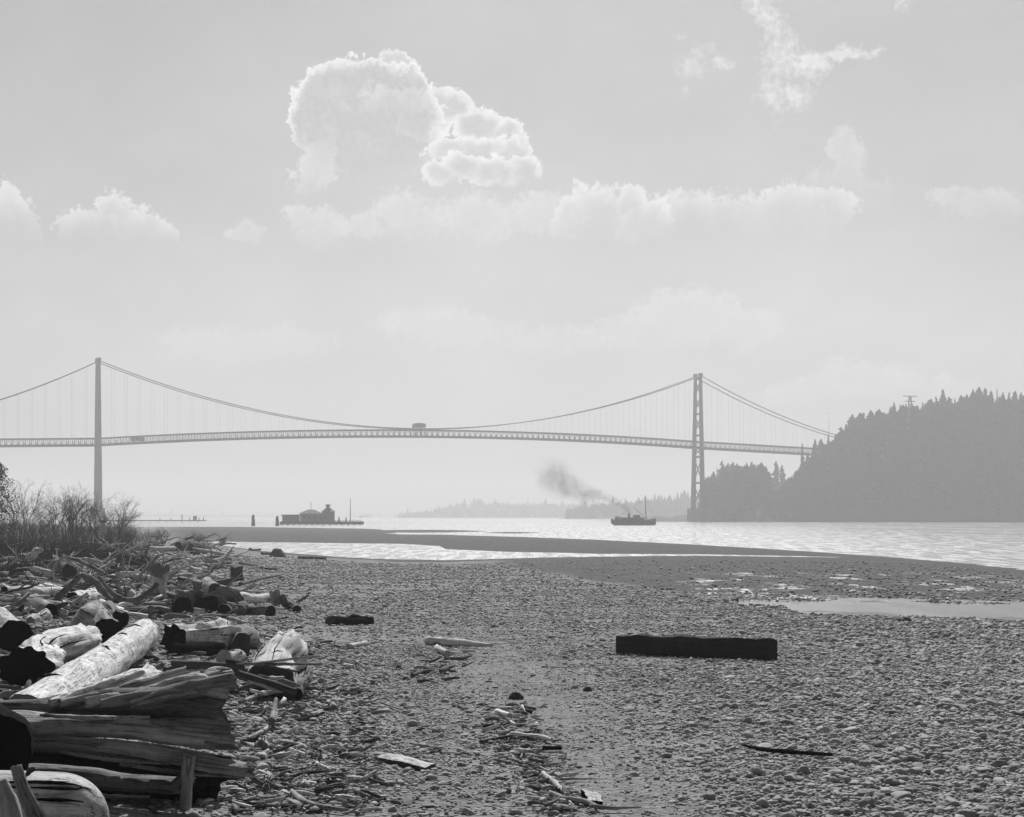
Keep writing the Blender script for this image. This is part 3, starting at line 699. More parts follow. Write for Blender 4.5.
far_hill(570, 760, 2900, [(560, 0), (585, 8), (610, 12), (650, 16), (690, 22), (760, 30)], 'hazy wooded shore behind the steamer', 2, 'hazy tree line on the shore behind the steamer', 1000)
far_hill(-250, 420, 5900, [(-250, 20), (0, 14), (200, 8), (330, 4), (420, 0)], 'faint low shore along the horizon at left', 4, 'faint distant tree line along the horizon at left', 200)

# ------------------------------------------------------------------ things out on the water
# lightstation on piles
def station():
    Y = 960.0; k = Y / F
    root = empty('light_station', at(321, 525, Y) * np.array([1, 1, 0]), 'hipped roof light station house standing on a piled platform behind the sand bar', 'lighthouse')
    ox = root.location.x
    def x(u): return (u - CX) * k - ox
    def z(v): return CAMZ - (v - HZ) * k
    def bx(u0, u1, v0, v1, dep=8.0, y=0): return ((x(u0) + x(u1)) / 2, y, (z(v0) + z(v1)) / 2), (x(u1) - x(u0), dep, z(v0) - z(v1))
    m = MB(); c, s = bx(281, 363, 521.4, 524.5, 12); m.box(c, s); m.build('platform', PILE, root, False)
    for u in np.linspace(283, 361, 14): MB().bar((x(u), -5.2, -1), (x(u), -5.2, z(524)), .32, 6).build('pile', PILE, root)
    m = MB(); c, s = bx(283, 299, 515.5, 521.4, 7); m.box(c, s); m.build('shed', WALLM, root, False)
    m = MB(); c, s = bx(282, 299.5, 514.6, 515.6, 7.6); m.box(c, s); m.build('shed_roof', ROOFM, root, False)
    m = MB(); c, s = bx(301, 321, 513.6, 521.4, 8); m.box(c, s); m.build('wall', WALLM, root, False)
    def hip(u0, u1, vb, vt, dep, ridge):
        a, b, zb, zt = x(u0), x(u1), z(vb), z(vt); y0 = dep / 2; cx = (a + b) / 2; rd = (b - a) * ridge / 2
        return [(a, -y0, zb), (b, -y0, zb), (b, y0, zb), (a, y0, zb), (cx - rd, 0, zt), (cx + rd, 0, zt)], [(0, 1, 5, 4), (1, 2, 5), (2, 3, 4, 5), (3, 0, 4), (0, 3, 2, 1)]
    rf = MB().add(*hip(299.5, 322.5, 513.6, 509.6, 9.4, .3)).build('roof', ROOFM, root, False)
    MB().bar((x(311), 0, z(510.5)), (x(311), 0, z(502)), .12).build('vent_pole', STEEL, rf, False)
    m = MB(); c, s = bx(322.5, 334, 511.8, 521.4, 7.5); m.box(c, s); m.build('tower_wall', WALLM, root, False)
    MB().add(*hip(321.5, 335, 511.8, 507.6, 8.6, .25)).build('tower_roof', ROOFM, root, False)
    m = MB(); c, s = bx(326.2, 329.6, 505.4, 508.6, 1.8); m.box(c, s); m.build('lantern', PAINTW, root, False)
    m = MB(); c, s = bx(325, 331, 504.9, 505.5, 2.8); m.box(c, s); m.add(*hip(326, 330, 505, 503.8, 2, .1)); m.build('lantern_roof', ROOFM, root, False)
    for u0 in (304, 309, 314, 325, 330):
        m = MB(); c, s = bx(u0, u0 + 2, 515.5, 518.5, .06, -4.03 if u0 < 320 else -3.79); m.box(c, s); m.build('window', simple('dark_window', .01, .1), root, False)
    for u0, h in ((339, 517), (346, 517.5)): MB().bar((x(u0), 0, z(521.4)), (x(u0), 0, z(h)), .4, 6, .25).build('bollard_post', PILE, root)
    MB().bar((x(350.3), 0, z(521.4)), (x(350.3), 0, z(498.5)), .22, 6, .12).build('flagpole', PILE, root)
    m = MB()
    for u in np.linspace(336, 362, 10): m.bar((x(u), -5.6, z(521.4)), (x(u), -5.6, z(520.2)), .08)
    m.bar((x(336), -5.6, z(520.2)), (x(362), -5.6, z(520.2)), .1); m.build('railing', PILE, root, False)
station()
for u, w, vt, lab in ((253, 1.5, 514.6, 'thick dark dolphin piling standing farther left of the light station'), (277, 1.4, 516, 'thick dark dolphin piling close beside the light station')):
    Y = 900.0; k = Y / F; p = at(u, 520, Y); r = empty('piling', (p[0], Y, 0), lab, 'piling', 'dolphin pilings near the light station')
    for a in range(3):
        MB().tube([(math.cos(a * 2.1) * .7, math.sin(a * 2.1) * .7, -1), (math.cos(a * 2.1) * .25, math.sin(a * 2.1) * .25, CAMZ - (vt - HZ) * k - .3 * a)], [.42, .36], 8, 6, .05, a).build('pile', PILE, r)
    MB().tube([(0, 0, 3), (0, 0, 3.3)], [.75, .75], 10, 2, 0).build('binding', STEEL, r)
# pier far away at the left
Y = 1330.0; k = Y / F; p0 = at(120, 520, Y)
r = empty('pier', ((165 - CX) * k, Y, 0), 'low hazy pier on piles with a few posts beyond the sand bar at left', 'pier'); ox = r.location.x
def px_(u): return (u - CX) * k - ox
def pz_(v): return CAMZ - (v - HZ) * k
m = MB(); m.box(((px_(100) + px_(206)) / 2, 0, pz_(520.6)), (px_(206) - px_(100), 5, .7)); m.build('deck', PILE, r, False)
for u in np.arange(102, 206, 8.0): MB().bar((px_(u), 0, -1), (px_(u), 0, pz_(520.6)), .22, 5).build('pile', PILE, r)
for u, v in ((182, 514.5), (189.5, 517.5), (199, 517.5), (203.5, 517.5), (171, 518), (160, 518.3)): MB().bar((px_(u), 0, pz_(520.6)), (px_(u), 0, pz_(v)), .3, 5).build('post', PILE, r)
m = MB(); m.box((px_(195), 0, (pz_(520.3) + pz_(515.8)) / 2), (2.2, 2.2, pz_(515.8) - pz_(520.3))); m.build('beacon_hut', WALLM, r, False)
# steamer
def steamer():
    Y = 960.0; k = Y / F
    root = empty('steamer', ((633.5 - CX) * k, Y, 0), 'small dark steamer with a tall mast and a smoking funnel', 'ship')
    ox = root.location.x
    def x(u): return (u - CX) * k - ox
    def z(v): return CAMZ - (v - HZ) * k
    st = [(611.0, .9, 518.8, 1.0), (613, 1.6, 519.4, 0.3), (617, 2.3, 519.9, -.4), (628, 2.6, 520.3, -.5), (642, 2.5, 520.1, -.5), (649, 1.9, 519.4, -.4), (653, .9, 518.7, -.3), (656, .08, 518.2, .6)]
    V_, F_ = [], []
    for (u, hw, v, zb) in st:
        V_ += [(x(u), -hw, z(v)), (x(u), -hw * .75, zb), (x(u), hw * .75, zb), (x(u), hw, z(v))]
    for i in range(len(st) - 1):
        for j in range(4): F_.append((i * 4 + j, i * 4 + 4 + j, i * 4 + 4 + (j + 1) % 4, i * 4 + (j + 1) % 4))
    F_ += [(0, 1, 2, 3), tuple(len(V_) - 4 + i for i in (3, 2, 1, 0))]
    MB().add(V_, F_).build('hull', PAINTD, root, False)
    def bx(u0, u1, v0, v1, dep): return ((x(u0) + x(u1)) / 2, 0, (z(v0) + z(v1)) / 2), (x(u1) - x(u0), dep, z(v0) - z(v1))
    dh = MB().box(*bx(615, 644, 517.4, 520.4, 3.6)).build('deckhouse', PAINTD, root, False)
    for u in np.arange(618, 643, 4.0): MB().box(((x(u)), -1.82, z(518.6)), (.6, .05, .5)).build('window', PAINTW, dh, False)
    MB().box(*bx(633.5, 640, 515.4, 517.5, 3.0)).build('wheelhouse', PAINTD, root, False)
    MB().box(*bx(633, 640.5, 515.0, 515.5, 3.3)).build('wheelhouse_roof', PAINTD, root, False)
    MB().bar((x(629), 0, z(517.5)), (x(629), 0, z(513.2)), .55, 10).build('funnel', PAINTD, root)
    MB().bar((x(646.2), 0, z(520)), (x(645), 0, z(495.5)), .26, 6, .12).build('mast', PAINTD, root)
    m = MB(); m.bar((x(646), 0, z(518)), (x(634), 0, z(508)), .1); m.bar((x(645), 0, z(499)), (x(655.5), 0, z(518.3)), .045); m.bar((x(645), 0, z(499)), (x(618), 0, z(517.4)), .045); m.build('boom_and_rigging', PAINTD, root, False)
    m = MB(); m.tube([(x(615.5), 0, z(516.6)), (x(617), 0, z(516.9)), (x(619), 0, z(516.6))], [.2, .55, .2], 8, 7, 0).build('lifeboat', PAINTW, root)
    m = MB()
    for u in np.arange(613, 632, 2.2): m.bar((x(u), -2.0, z(519.9)), (x(u), -2.0, z(518.6)), .05)
    m.bar((x(612), -2, z(518.6)), (x(632), -2, z(518.8)), .06); m.build('railing', PAINTD, root, False)
steamer()
# smoke: true volumes in the air
def smoke(path, rad, label, dens):
    m = bpy.data.materials.new('smoke'); m.use_nodes = True; nt = m.node_tree; nt.nodes.clear(); add, inp, M, V, sstep, noise, mix = NT(nt)
    pv = add('ShaderNodeVolumePrincipled'); pv.inputs['Color'].default_value = grey(.35); pv.inputs['Anisotropy'].default_value = .2
    g = add('ShaderNodeNewGeometry'); P = g.outputs['Position']
    n = noise(P, .11, 4, .62); P2 = V('ADD', P, V('MULTIPLY', V('SUBTRACT', n.outputs['Color'], (.5, .5, .5)), [max(rad) * .55] * 3))
    path = np.array(path); t = np.linspace(0, 1, len(path)); K = 16; tt = np.linspace(0, 1, K) ** 1.3; D = None
    for k in range(K):
        c = [np.interp(tt[k], t, path[:, i]) for i in range(3)]; r = float(np.interp(tt[k], t, rad)) * (1.0 + .75 * tt[k])
        e = M('DIVIDE', V('DISTANCE', P2, tuple(c), out=1), r)
        w = sstep(e, .15, 1.0, (1.5 - 1.15 * tt[k] ** .7 + 7.0 * math.exp(-tt[k] * 9)) , 0.0)
        D = w if D is None else M('MAXIMUM', D, w)
        if k == 5: D0 = D
    nn = sstep(noise(P, .22, 4, .65).outputs['Fac'], .34, .66)
    nt.links.new(M('MULTIPLY', M('MAXIMUM', M('MULTIPLY', D, nn), M('MULTIPLY', D0, .9)), dens), pv.inputs['Density'])
    out = add('ShaderNodeOutputMaterial'); nt.links.new(pv.outputs[0], out.inputs['Volume'])
    v, f, gr = tube(path, [r * 2.4 + .3 for r in rad], 18, 40, .0, 3); o = mesh_obj('smoke', v, f, m); tag(o, label, 'smoke', kind='stuff'); return o
Y = 960.0
smoke([at(628.9, 512.8, Y), at(626, 508, Y), at(616, 502, Y), at(600, 496, Y + 5), at(585, 494, Y + 10), at(570, 488, Y + 15), at(556, 479, Y + 20), at(545, 470, Y + 25)], [.9, 1.6, 2.2, 3.2, 4.5, 5.5, 7.0, 6.0], 'dark smoke trailing up to the left from the steamer funnel', .26)
smoke([at(360, 517, 1400), at(365, 516, 1400), at(372, 514.5, 1405)], [.8, 1.5, 1.8], 'faint smudge of smoke low over the water right of the light station', .16)

# ------------------------------------------------------------------ driftwood
def axis(u0, v0, r0, u1, v1, r1, b0=None, b1=None):
    """two ends of a log lying on the beach: axis column, axis row, half thickness in pixels; b = row of the ground under it"""
    g0 = gp(u0, b0 if b0 else v0 + r0 * .8); g1 = gp(u1, b1 if b1 else v1 + r1 * .8)
    return at(u0, v0, g0[1]), at(u1, v1, g1[1]), r0 * g0[1] / F, r1 * g1[1] / F
SEED = [100]
def ends(pts):
    return np.array(pts)
def cracks(root, spots, n, rmax=.034, mat=None):
    """short dark gaping splits across a straight trunk: (position along 0-1, angle from, angle to, drift)"""
    tr = [c for c in root.children if c.name.startswith('trunk')][0]; co = np.array([v.co for v in tr.data.vertices]); rings = len(co) // n; co = co.reshape(rings, n, 3)
    for (t, a0, a1, dr) in spots:
        P = []
        for k in np.linspace(0, 1, 9):
            x = min(rings - 1.001, (t + dr * (k - .5)) * (rings - 1)); i0 = int(x); a = (a0 + (a1 - a0) * k) / 360 * n; j0 = int(a) % n; f_ = x - i0
            P.append(co[i0, j0] * (1 - f_) + co[i0 + 1, j0] * f_)
        v, f, g = tube(P, [.004, rmax * .65, rmax, rmax * .65, .004], 7, 18, .2, int(t * 90)); mesh_obj('crack', v, f, mat or SHADE_BLACK, root, g)
def log(label, u0, v0, r0, u1, v1, r1, mat=None, end0=None, end1=None, b0=None, b1=None, bend=.05, amp=.12, name='drift_log', cat='log', group=None, knots=0, squash=1.0, ridge=.05, n=26, stubs=0, mid=None, deep=0, round0=0, splits=5):
    """end0/end1: material of a separate end face (the end seen as its own dark or pale part)"""
    SEED[0] += 1; sd = SEED[0]; q = random.Random(sd); mat = mat or GREYW
    a, b, ra, rb = axis(u0, v0, r0, u1, v1, r1, b0, b1)
    if deep: b = b + np.array([q.uniform(-.2, .2), 1, 0]) * deep
    L = b - a; Ln = np.linalg.norm(L); root = empty(name, a, label, cat, group)
    side = np.cross(L / Ln, (0, 0, 1)); pts = [a + L * t + side * bend * Ln * math.sin(3.1 * t) * q.uniform(-1, 1) + np.array([0, 0, 1]) * bend * .3 * Ln * math.sin(6 * t) * q.uniform(-1, 1) for t in (0, .25, .5, .75, 1)]
    pts = np.array(pts) - a; rings = int(min(70, max(14, Ln / .07)))
    radii = np.linspace(ra, rb, 5) * (1 + np.array([q.uniform(-.1, .1) for _ in range(5)]))
    if round0:
        tq = np.linspace(0, 1, 60); radii = np.interp(tq, np.linspace(0, 1, 5), radii) * np.sqrt(np.clip(1 - (1 - np.clip(tq / round0, 0, 1)) ** 2.0, .02, 1)); rings = 60
    v, f, g = tube(pts, radii, n, rings, amp, sd, squash, caps=True, ridge=ridge, endj=.05 if round0 else .3)
    # separate end faces from the body
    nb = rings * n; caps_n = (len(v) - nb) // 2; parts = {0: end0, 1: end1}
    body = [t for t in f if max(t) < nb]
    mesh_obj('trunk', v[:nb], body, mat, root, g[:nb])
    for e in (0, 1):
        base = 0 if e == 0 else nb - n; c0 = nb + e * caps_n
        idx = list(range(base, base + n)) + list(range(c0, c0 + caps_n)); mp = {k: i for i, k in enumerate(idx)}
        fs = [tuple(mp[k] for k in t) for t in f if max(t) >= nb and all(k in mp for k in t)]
        mesh_obj('broken_end', v[idx], fs, parts[e] or mat, root, g[idx][:, [2, 0, 1]])  # dark end materials paint in the shade of faces turned from the sun
    if n >= 26 and mat is not SHADE_BLACK:
        sp_ = []
        for k in range(splits):
            a_ = q.uniform(15, 165); sp_.append((q.uniform(.3, .7), a_, a_ + q.gauss(0, 7), q.uniform(.25, .6)))
        for k in range(3 if splits else 0):
            a_ = q.uniform(30, 120); sp_.append((q.uniform(.12, .88), a_, a_ + q.uniform(15, 40), q.uniform(-.05, .05)))
        cracks(root, sp_, n, max(.012, ra * .045))
    for k in range(0):
        t = q.uniform(.1, .9); p = pts[0] + (pts[-1] - pts[0]) * t; r_ = ra + (rb - ra) * t
        an = q.uniform(.2, 2.9); dirv = side * math.cos(an) + np.array([0, 0, 1]) * math.sin(an) + L / Ln * q.uniform(-.5, .5)
        v2, f2, g2 = tube([p + dirv * r_ * .6, p + dirv * r_ * q.uniform(1.5, 2.4)], [r_ * .28, r_ * .12], 9, 7, .15, sd + k)
        mesh_obj('branch_stub', v2, f2, mat, root, g2)
    return root
def stick(label, pts, r, mat=None, name='drift_stick', cat='stick', group=None, base=None, lift=0.0, n=8, rings=None):
    """a bent stick; pts are columns and rows, r in metres; lies on the ground or at the depth of base"""
    SEED[0] += 1; P = []
    for (u, v) in pts:
        if base is None: p = gp(u, v) + np.array([0, 0, (r if np.isscalar(r) else r[0]) * .8 + .03 + lift])
        else: p = at(u, v, base)
        P.append(p)
    P = np.array(P); o0 = P[0].copy(); rad = [r] * len(P) if np.isscalar(r) else r
    v, f, g = tube(P - o0, rad, n, rings or max(8, 5 * len(P)), .22, SEED[0], ridge=.05)
    o = mesh_obj(name, v, f, mat or MIDW, None, g); o.location = o0; return tag(o, label, cat, group)

# the great shattered trunk in the near left corner, built of its split slabs
DA = float(gp(110, 803)[1])
def slab(root, name, pts, r, mat, dd=0.0, sq=1.0, n=22, rings=46, amp=.22, ridge=.13, label=None):
    SEED[0] += 1; loc = np.array(root.location)
    P = np.array([at(u, v, DA + dd + (w if len(rest) else 0)) for (u, v, *rest) in pts for w in [rest[0] if rest else 0]]) - loc
    wd = 1.0 if n < 18 else 1.75
    rr = [x * DA / F * wd * (.9 if n == 22 else 1.0) for x in r]
    v, f, g = tube(P, rr, n + 6, rings + 30, amp, SEED[0], sq / wd, ridge=ridge, endj=.5); o = mesh_obj(name, v, f, mat, root, g)
    if label: o['label'] = label
    return o
root = empty('shattered_trunk', at(110, 803, DA), 'huge shattered log of split dark slabs with splayed pale roots in the near left corner', 'log')
slab(root, 'shadow_core', [(-90, 770), (60, 768), (150, 770), (212, 778)], [40, 36, 34, 26], SHADE_BLACK, 1.0, amp=.1)  # black core painted as the shadow in the gaps between slabs
slab(root, 'split_slab', [(-90, 708), (20, 707), (80, 705), (130, 702), (175, 704), (221, 708)], [5, 6, 9, 15, 19, 14], MIDW, .45, .95)
slab(root, 'split_slab', [(-90, 724), (30, 725), (110, 727), (180, 735), (234, 741)], [11, 13, 13, 14, 11], GREYW, .12, .95)
slab(root, 'split_slab', [(-60, 744), (60, 742), (130, 749), (190, 760), (252, 770)], [5, 6, 7, 9, 9], GREYW, -.12, .9)
slab(root, 'split_slab', [(-60, 772), (40, 772), (110, 781), (186, 786)], [9, 10, 12, 11], MIDW, .22, .9)
slab(root, 'split_slab', [(160, 722), (200, 724), (230, 728)], [5, 8, 7], MIDW, .05, .8)
slab(root, 'stub', [(190, 756), (187, 785), (185, 808)], [7, 5.5, 5], GREYW, -.25, 1.0, 12, 20)
slab(root, 'stub', [(150, 784), (172, 786), (189, 772)], [5, 4, 5], MIDW, -.1, 1.0, 10, 14)
for pts, r, mt in (([(60, 703), (110, 697, .15), (150, 685, .3), (186, 671, .5)], [5, 7, 7, 4], GREYW), ([(85, 703), (135, 697, .1), (175, 684, .2), (200, 676, .3), (210, 681, .4)], [5, 7, 7, 6, 3], PALE), ([(50, 703), (92, 690, .4), (122, 679, .7), (143, 672, .9)], [4, 6, 6, 3], PALE), ([(100, 704), (150, 697), (195, 688, .1), (234, 682, .2)], [6, 8, 9, 10], MIDW), ([(110, 700, .2), (150, 690, .5), (172, 677, .8)], [4, 5, 3], MIDW), ([(130, 704, -.1), (165, 694, 0), (205, 690, .1), (228, 694, .1)], [4, 5, 6, 5], GREYW)):
    slab(root, 'root_prong', pts, r, mt, .2, 1.0, 14, 34)
slab(root, 'root_knob', [(200, 690), (216, 679), (231, 676)], [9, 13, 10], PALE, .75, 1.0, 17, 30, .4, .2, label='pale rounded root knob')
for k, (u0, v0, u1, v1) in enumerate(((40, 715, 150, 717), (150, 722, 230, 732), (60, 752, 170, 764), (120, 764, 240, 777), (30, 790, 150, 797), (205, 742, 238, 748))):
    slab(root, 'splinter', [(u0, v0), ((u0 + u1) / 2, (v0 + v1) / 2 + 2), (u1, v1)], [1.6, 2.6, 1.2], MIDW if k % 2 else GREYW, -.05, 1.0, 8, 24)

log('black log end looming at the left edge in front of the shattered trunk', -6, 752, 41, -40, 735, 34, SHADE_BLACK, SHADE_BLACK, SHADE_BLACK, b0=806, b1=790, amp=.16, deep=.6, n=34)
B_ = log('sunlit pale log with a rounded right end in the bottom left corner', 108, 822, 50, -90, 812, 50, PALE, PALE, GREYW, b0=876, b1=866, amp=.05, ridge=.035, n=48, bend=.0, round0=.28)
cracks(B_, [(.42, 70, 120, .12), (.33, 45, 70, -.05), (.50, 30, 45, .03)], 48)
stick('dark weathered stake leaning over the pale log in the bottom left corner', [(16, 766), (26, 795), (42, 832)], [.04, .055, .07], MIDW, 'stake', 'stake', base=float(DA) - 5.9, n=10, rings=20)
stick('broad split stake standing at the left edge beside the dark leaning stake', [(0, 781), (8, 800), (14, 830)], [.05, .075, .09], GREYW, 'stake', 'stake', base=float(DA) - 5.8, n=10, rings=20)

E_ = log('long pale straight log with dark cracks sloping up from the shattered trunk', 24, 724, 29, 146, 633, 14, PALE, GREYW, MIDW, b0=752, b1=646, amp=.07, ridge=.04, bend=.0, n=48, splits=0)
cracks(E_, [(.17, 75, 150, .03), (.33, 100, 150, -.01), (.47, 60, 95, .02), (.68, 70, 110, .015), (.84, 60, 120, -.02)], 48)
log('half buried pale log lying between the long cracked log and the shattered trunk', 84, 712, 17, 152, 682, 13, PALE, SHADE_BLACK, GREYW, amp=.16, n=36, ridge=.16)
log('gnarled pale log with a wide black end beside the long cracked log', 27, 667, 26, 84, 638, 19, PALE, SHADE_BLACK, GREYW, squash=.72, amp=.16, n=40, ridge=.15)
log('short pale topped log with a black end at the left edge', 14, 638, 20, -25, 622, 20, PALE, SHADE_BLACK, GREYW, amp=.14, ridge=.13)
log('ragged black stump end sticking up behind the long cracked log', 108, 629, 15, 92, 620, 15, GREYW, SHADE_BLACK, GREYW, b0=650, b1=640, amp=.4, n=32, squash=.95)
log('small black snag joined above the ragged stump end', 121, 619, 9, 104, 612, 9, MIDW, SHADE_BLACK, MIDW, b0=640, b1=634, amp=.35)
log('grey log with a square black end near the left edge', 50, 611, 9, -15, 600, 9, GREYW, SHADE_BLACK, GREYW, amp=.15)
log('dark flat log lying under the grey log at the left edge', 22, 606, 6, -25, 606, 7, MIDW, SHADE_BLACK, MIDW, amp=.2, squash=.7)
log('thin pale log lying level among the roots at the left', 4, 592, 5.5, 62, 592, 5.5, PALE, SHADE_BLACK, GREYW, amp=.1, n=18)
log('short pale log with a black end below the arched root', 73, 600, 7.5, 101, 594, 7, PALE, SHADE_BLACK, GREYW, amp=.15)
log('small looped pale root behind the black ended log', 30, 620, 4, 46, 616, 5, PALE, GREYW, MIDW, amp=.3, name='drift_root', cat='root')
for (u0, v0, u1, v1, r_, mt, lab) in ((238, 690, 262, 684, .05, DARKW, 'dark split stick leaning on the broken end of the thick mottled log'), (246, 698, 292, 689, .04, GREYW, 'long grey stick lying across the broken end of the thick mottled log'), (258, 676, 300, 686, .05, MIDW, 'brown split limb slanting over the broken end of the thick mottled log'), (232, 702, 258, 706, .03, PALE, 'pale sliver on the ground before the thick mottled log'), (262, 682, 284, 678, .06, PALE, 'bleached wedge of wood caught on the broken end of the thick mottled log')):
    stick(lab, [(u0, v0), ((u0 + u1) / 2, (v0 + v1) / 2 - 1), (u1, v1)], [r_ * .6, r_, r_ * .5], mt, base=float(gp(270, 706)[1]))
# tangle of roots
def rootpiece(label, pts, r, base_v, mat=GREYW, group=None):
    d = float(gp(pts[0][0], base_v)[1]); P = np.array([at(u, v, d + (w[0] if w else 0)) for (u, v, *w) in pts]); o0 = P[0].copy(); SEED[0] += 1
    v, f, g = tube(P - o0, [x * d / F * .6 for x in r], 18, 60, .38, SEED[0], ridge=.16, lump=1.6); o = mesh_obj('drift_root', v, f, mat, None, g); o.location = o0
    return tag(o, label, 'root', group)
rootpiece('smooth pale limb sloping down to the right over the root tangle', [(62, 556), (80, 561), (103, 573)], [2.5, 3.5, 3.5], 590, GREYW)
rootpiece('second pale limb just under the smooth sloping limb', [(60, 559), (74, 565), (86, 572)], [2, 2.4, 2.2], 590, PALE)
rootpiece('hooked root curling down at the left of the tangle', [(66, 556), (57, 562), (52, 572), (55, 580)], [2.2, 2.6, 2.4, 2], 591, GREYW)
rootpiece('big dark arched root standing over the short pale log', [(50, 603), (66, 590), (82, 574), (97, 584), (112, 601)], [4, 5, 5.5, 6, 4.5], 606, MIDW)
rootpiece('curved dark root sagging like a bow beside the pale root mass', [(98, 576), (108, 590), (122, 600), (138, 600), (150, 592), (158, 583)], [3, 4, 4.5, 4.5, 4.5, 4], 606, MIDW)
rootpiece('straight weathered limb slanting up towards the pale root mass', [(122, 590), (140, 575), (159, 555)], [2.2, 2.6, 2.4], 596, GREYW)
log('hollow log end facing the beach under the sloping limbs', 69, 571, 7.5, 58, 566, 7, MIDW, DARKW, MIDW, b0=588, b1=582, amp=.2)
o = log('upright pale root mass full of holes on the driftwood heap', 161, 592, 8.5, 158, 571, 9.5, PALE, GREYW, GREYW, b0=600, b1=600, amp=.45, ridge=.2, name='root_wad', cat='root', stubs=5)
log('black stump chunk left of the dark leaning slabs', 183, 608, 11, 190, 600, 9, SHADE_BLACK, SHADE_BLACK, SHADE_BLACK, amp=.35, deep=.5)
log('dark leaning slab of wood beside the black chunk', 208, 606, 12, 222, 598, 9, SHADE_BLACK, SHADE_BLACK, SHADE_BLACK, amp=.35, deep=.3)
log('dark ragged wood block behind the pale topped slab', 224, 613, 7, 240, 606, 6, DARKW, SHADE_BLACK, DARKW, amp=.3)
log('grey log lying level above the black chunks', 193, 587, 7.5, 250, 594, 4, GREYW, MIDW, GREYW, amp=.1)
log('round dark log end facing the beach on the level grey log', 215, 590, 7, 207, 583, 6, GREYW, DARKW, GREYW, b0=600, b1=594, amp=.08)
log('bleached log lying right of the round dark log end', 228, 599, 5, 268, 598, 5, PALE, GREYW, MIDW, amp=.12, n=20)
log('short rounded dark log below the bleached log', 244, 609, 5.5, 271, 612, 6, MIDW, DARKW, SHADE_BLACK, amp=.15)
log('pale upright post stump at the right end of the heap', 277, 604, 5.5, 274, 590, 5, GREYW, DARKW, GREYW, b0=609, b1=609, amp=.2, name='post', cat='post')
log('small dark leaning stump right of the pale post', 286, 606, 4, 282, 596, 3, MIDW, DARKW, MIDW, b0=609, b1=609, amp=.3, name='post', cat='post')
stick('knotty dark branch reaching right above the pale post', [(240, 592), (258, 586), (272, 583), (285, 580)], [.09, .08, .07, .03], DARKW, lift=.25)
log('dark barrel shaped stump on the upper edge of the beach', 237, 579, 6, 236, 567, 7, DARKW, DARKW, DARKW, b0=586, b1=586, amp=.15, name='stump', cat='stump')
log('dark log arch in front of the far sand bar', 178, 546, 4, 206, 548, 4.5, DARKW, DARKW, SHADE_BLACK, b0=556, b1=556, amp=.3, squash=1.3)
stick('long pole laid across the heap under the dark arch', [(148, 557), (188, 556), (214, 560), (238, 566)], [.14, .16, .14, .08], GREYW, lift=.55, name='drift_pole', cat='pole')
def chunk(label, near, far, thick, mat, under, lift_far, name='driftwood_slab', cat='slab', rough=.10):
    """a split slab of trunk: near edge and far edge as (column, row, ground row); thickness in metres"""
    SEED[0] += 1; sd = SEED[0]
    a, b = [at(u, v, gp(u, bv)[1]) for (u, v, bv) in near]; d, c = [at(u, v, gp(u, bv)[1] + lift_far) for (u, v, bv) in far]
    o0 = a.copy(); nx, ny = 44, 26; ss, tt = np.meshgrid(np.linspace(0, 1, nx), np.linspace(0, 1, ny)); S3, T3 = ss[..., None], tt[..., None]
    top = (a * (1 - S3) + b * S3) * (1 - T3) + (d * (1 - S3) + c * S3) * T3
    W = np.linalg.norm(b - a); Lf = np.linalg.norm(d - a)
    q3 = np.stack([ss * W * 1.2, tt * Lf * 3.0, 0 * ss + sd], -1)
    bulge = np.sin(np.pi * np.clip(tt, 0, 1)) * rough * 1.2
    top[..., 2] += rough * fbm(q3 * 1.5, 4, sd) * .8 + bulge
    top[..., 0] += rough * 1.2 * fbm(np.stack([0 * ss + sd, tt * 6, 0 * ss], -1), 3, sd + 2) * (2 * ss - 1)
    top[..., 1] += rough * 1.0 * fbm(np.stack([ss * 7, 0 * ss, 0 * ss + sd], -1), 3, sd + 1) * (1 - tt)
    root = empty(name, o0, label, cat)
    V_ = (top - o0).reshape(-1, 3); F_ = [(j * nx + i, j * nx + i + 1, (j + 1) * nx + i + 1, (j + 1) * nx + i) for j in range(ny - 1) for i in range(nx - 1)]
    G_ = np.stack([tt * Lf, 0 * ss, ss * W], -1).reshape(-1, 3) + sd
    mesh_obj('split_face', V_, F_, mat, root, G_)
    edge = [i for i in range(nx)] + [j * nx + nx - 1 for j in range(1, ny)] + [(ny - 1) * nx + i for i in range(nx - 2, -1, -1)] + [j * nx for j in range(ny - 2, 0, -1)]
    ring = V_[edge]; lo = ring.copy(); cen = ring.mean(0); lo = cen + (ring - cen) * .9; lo[:, 2] = ring[:, 2] - thick * (1 + .35 * fbm(np.stack([ring[:, 0] * 3, ring[:, 1] * 3, 0 * ring[:, 0]], -1), 3, sd))
    m_ = len(edge); V2 = np.concatenate([ring - [0, 0, .003], lo, [lo.mean(0)]]); F2 = [(i, m_ + i, m_ + (i + 1) % m_, (i + 1) % m_) for i in range(m_)] + [(m_ + i, 2 * m_, m_ + (i + 1) % m_) for i in range(m_)]
    mesh_obj('shaded_side', V2, F2, under, root, V2[:, [1, 2, 0]]); return root  # sides and underside get shade by their dark colour
log('pale topped slab with a black underside in the middle of the logs', 172, 640, 15, 230, 636, 14, PALE, SHADE_BLACK, DARKW, amp=.2, ridge=.2, n=48, b0=654, b1=652, squash=1.15, name='driftwood_slab', cat='slab')
log('black hollow log under the pale topped slab', 170, 650, 7, 220, 650, 8, SHADE_BLACK, SHADE_BLACK, SHADE_BLACK, amp=.2)
log('round dark stump at the right end of the pale topped slab', 241, 646, 12, 246, 638, 11, MIDW, DARKW, DARKW, amp=.25, deep=.4)
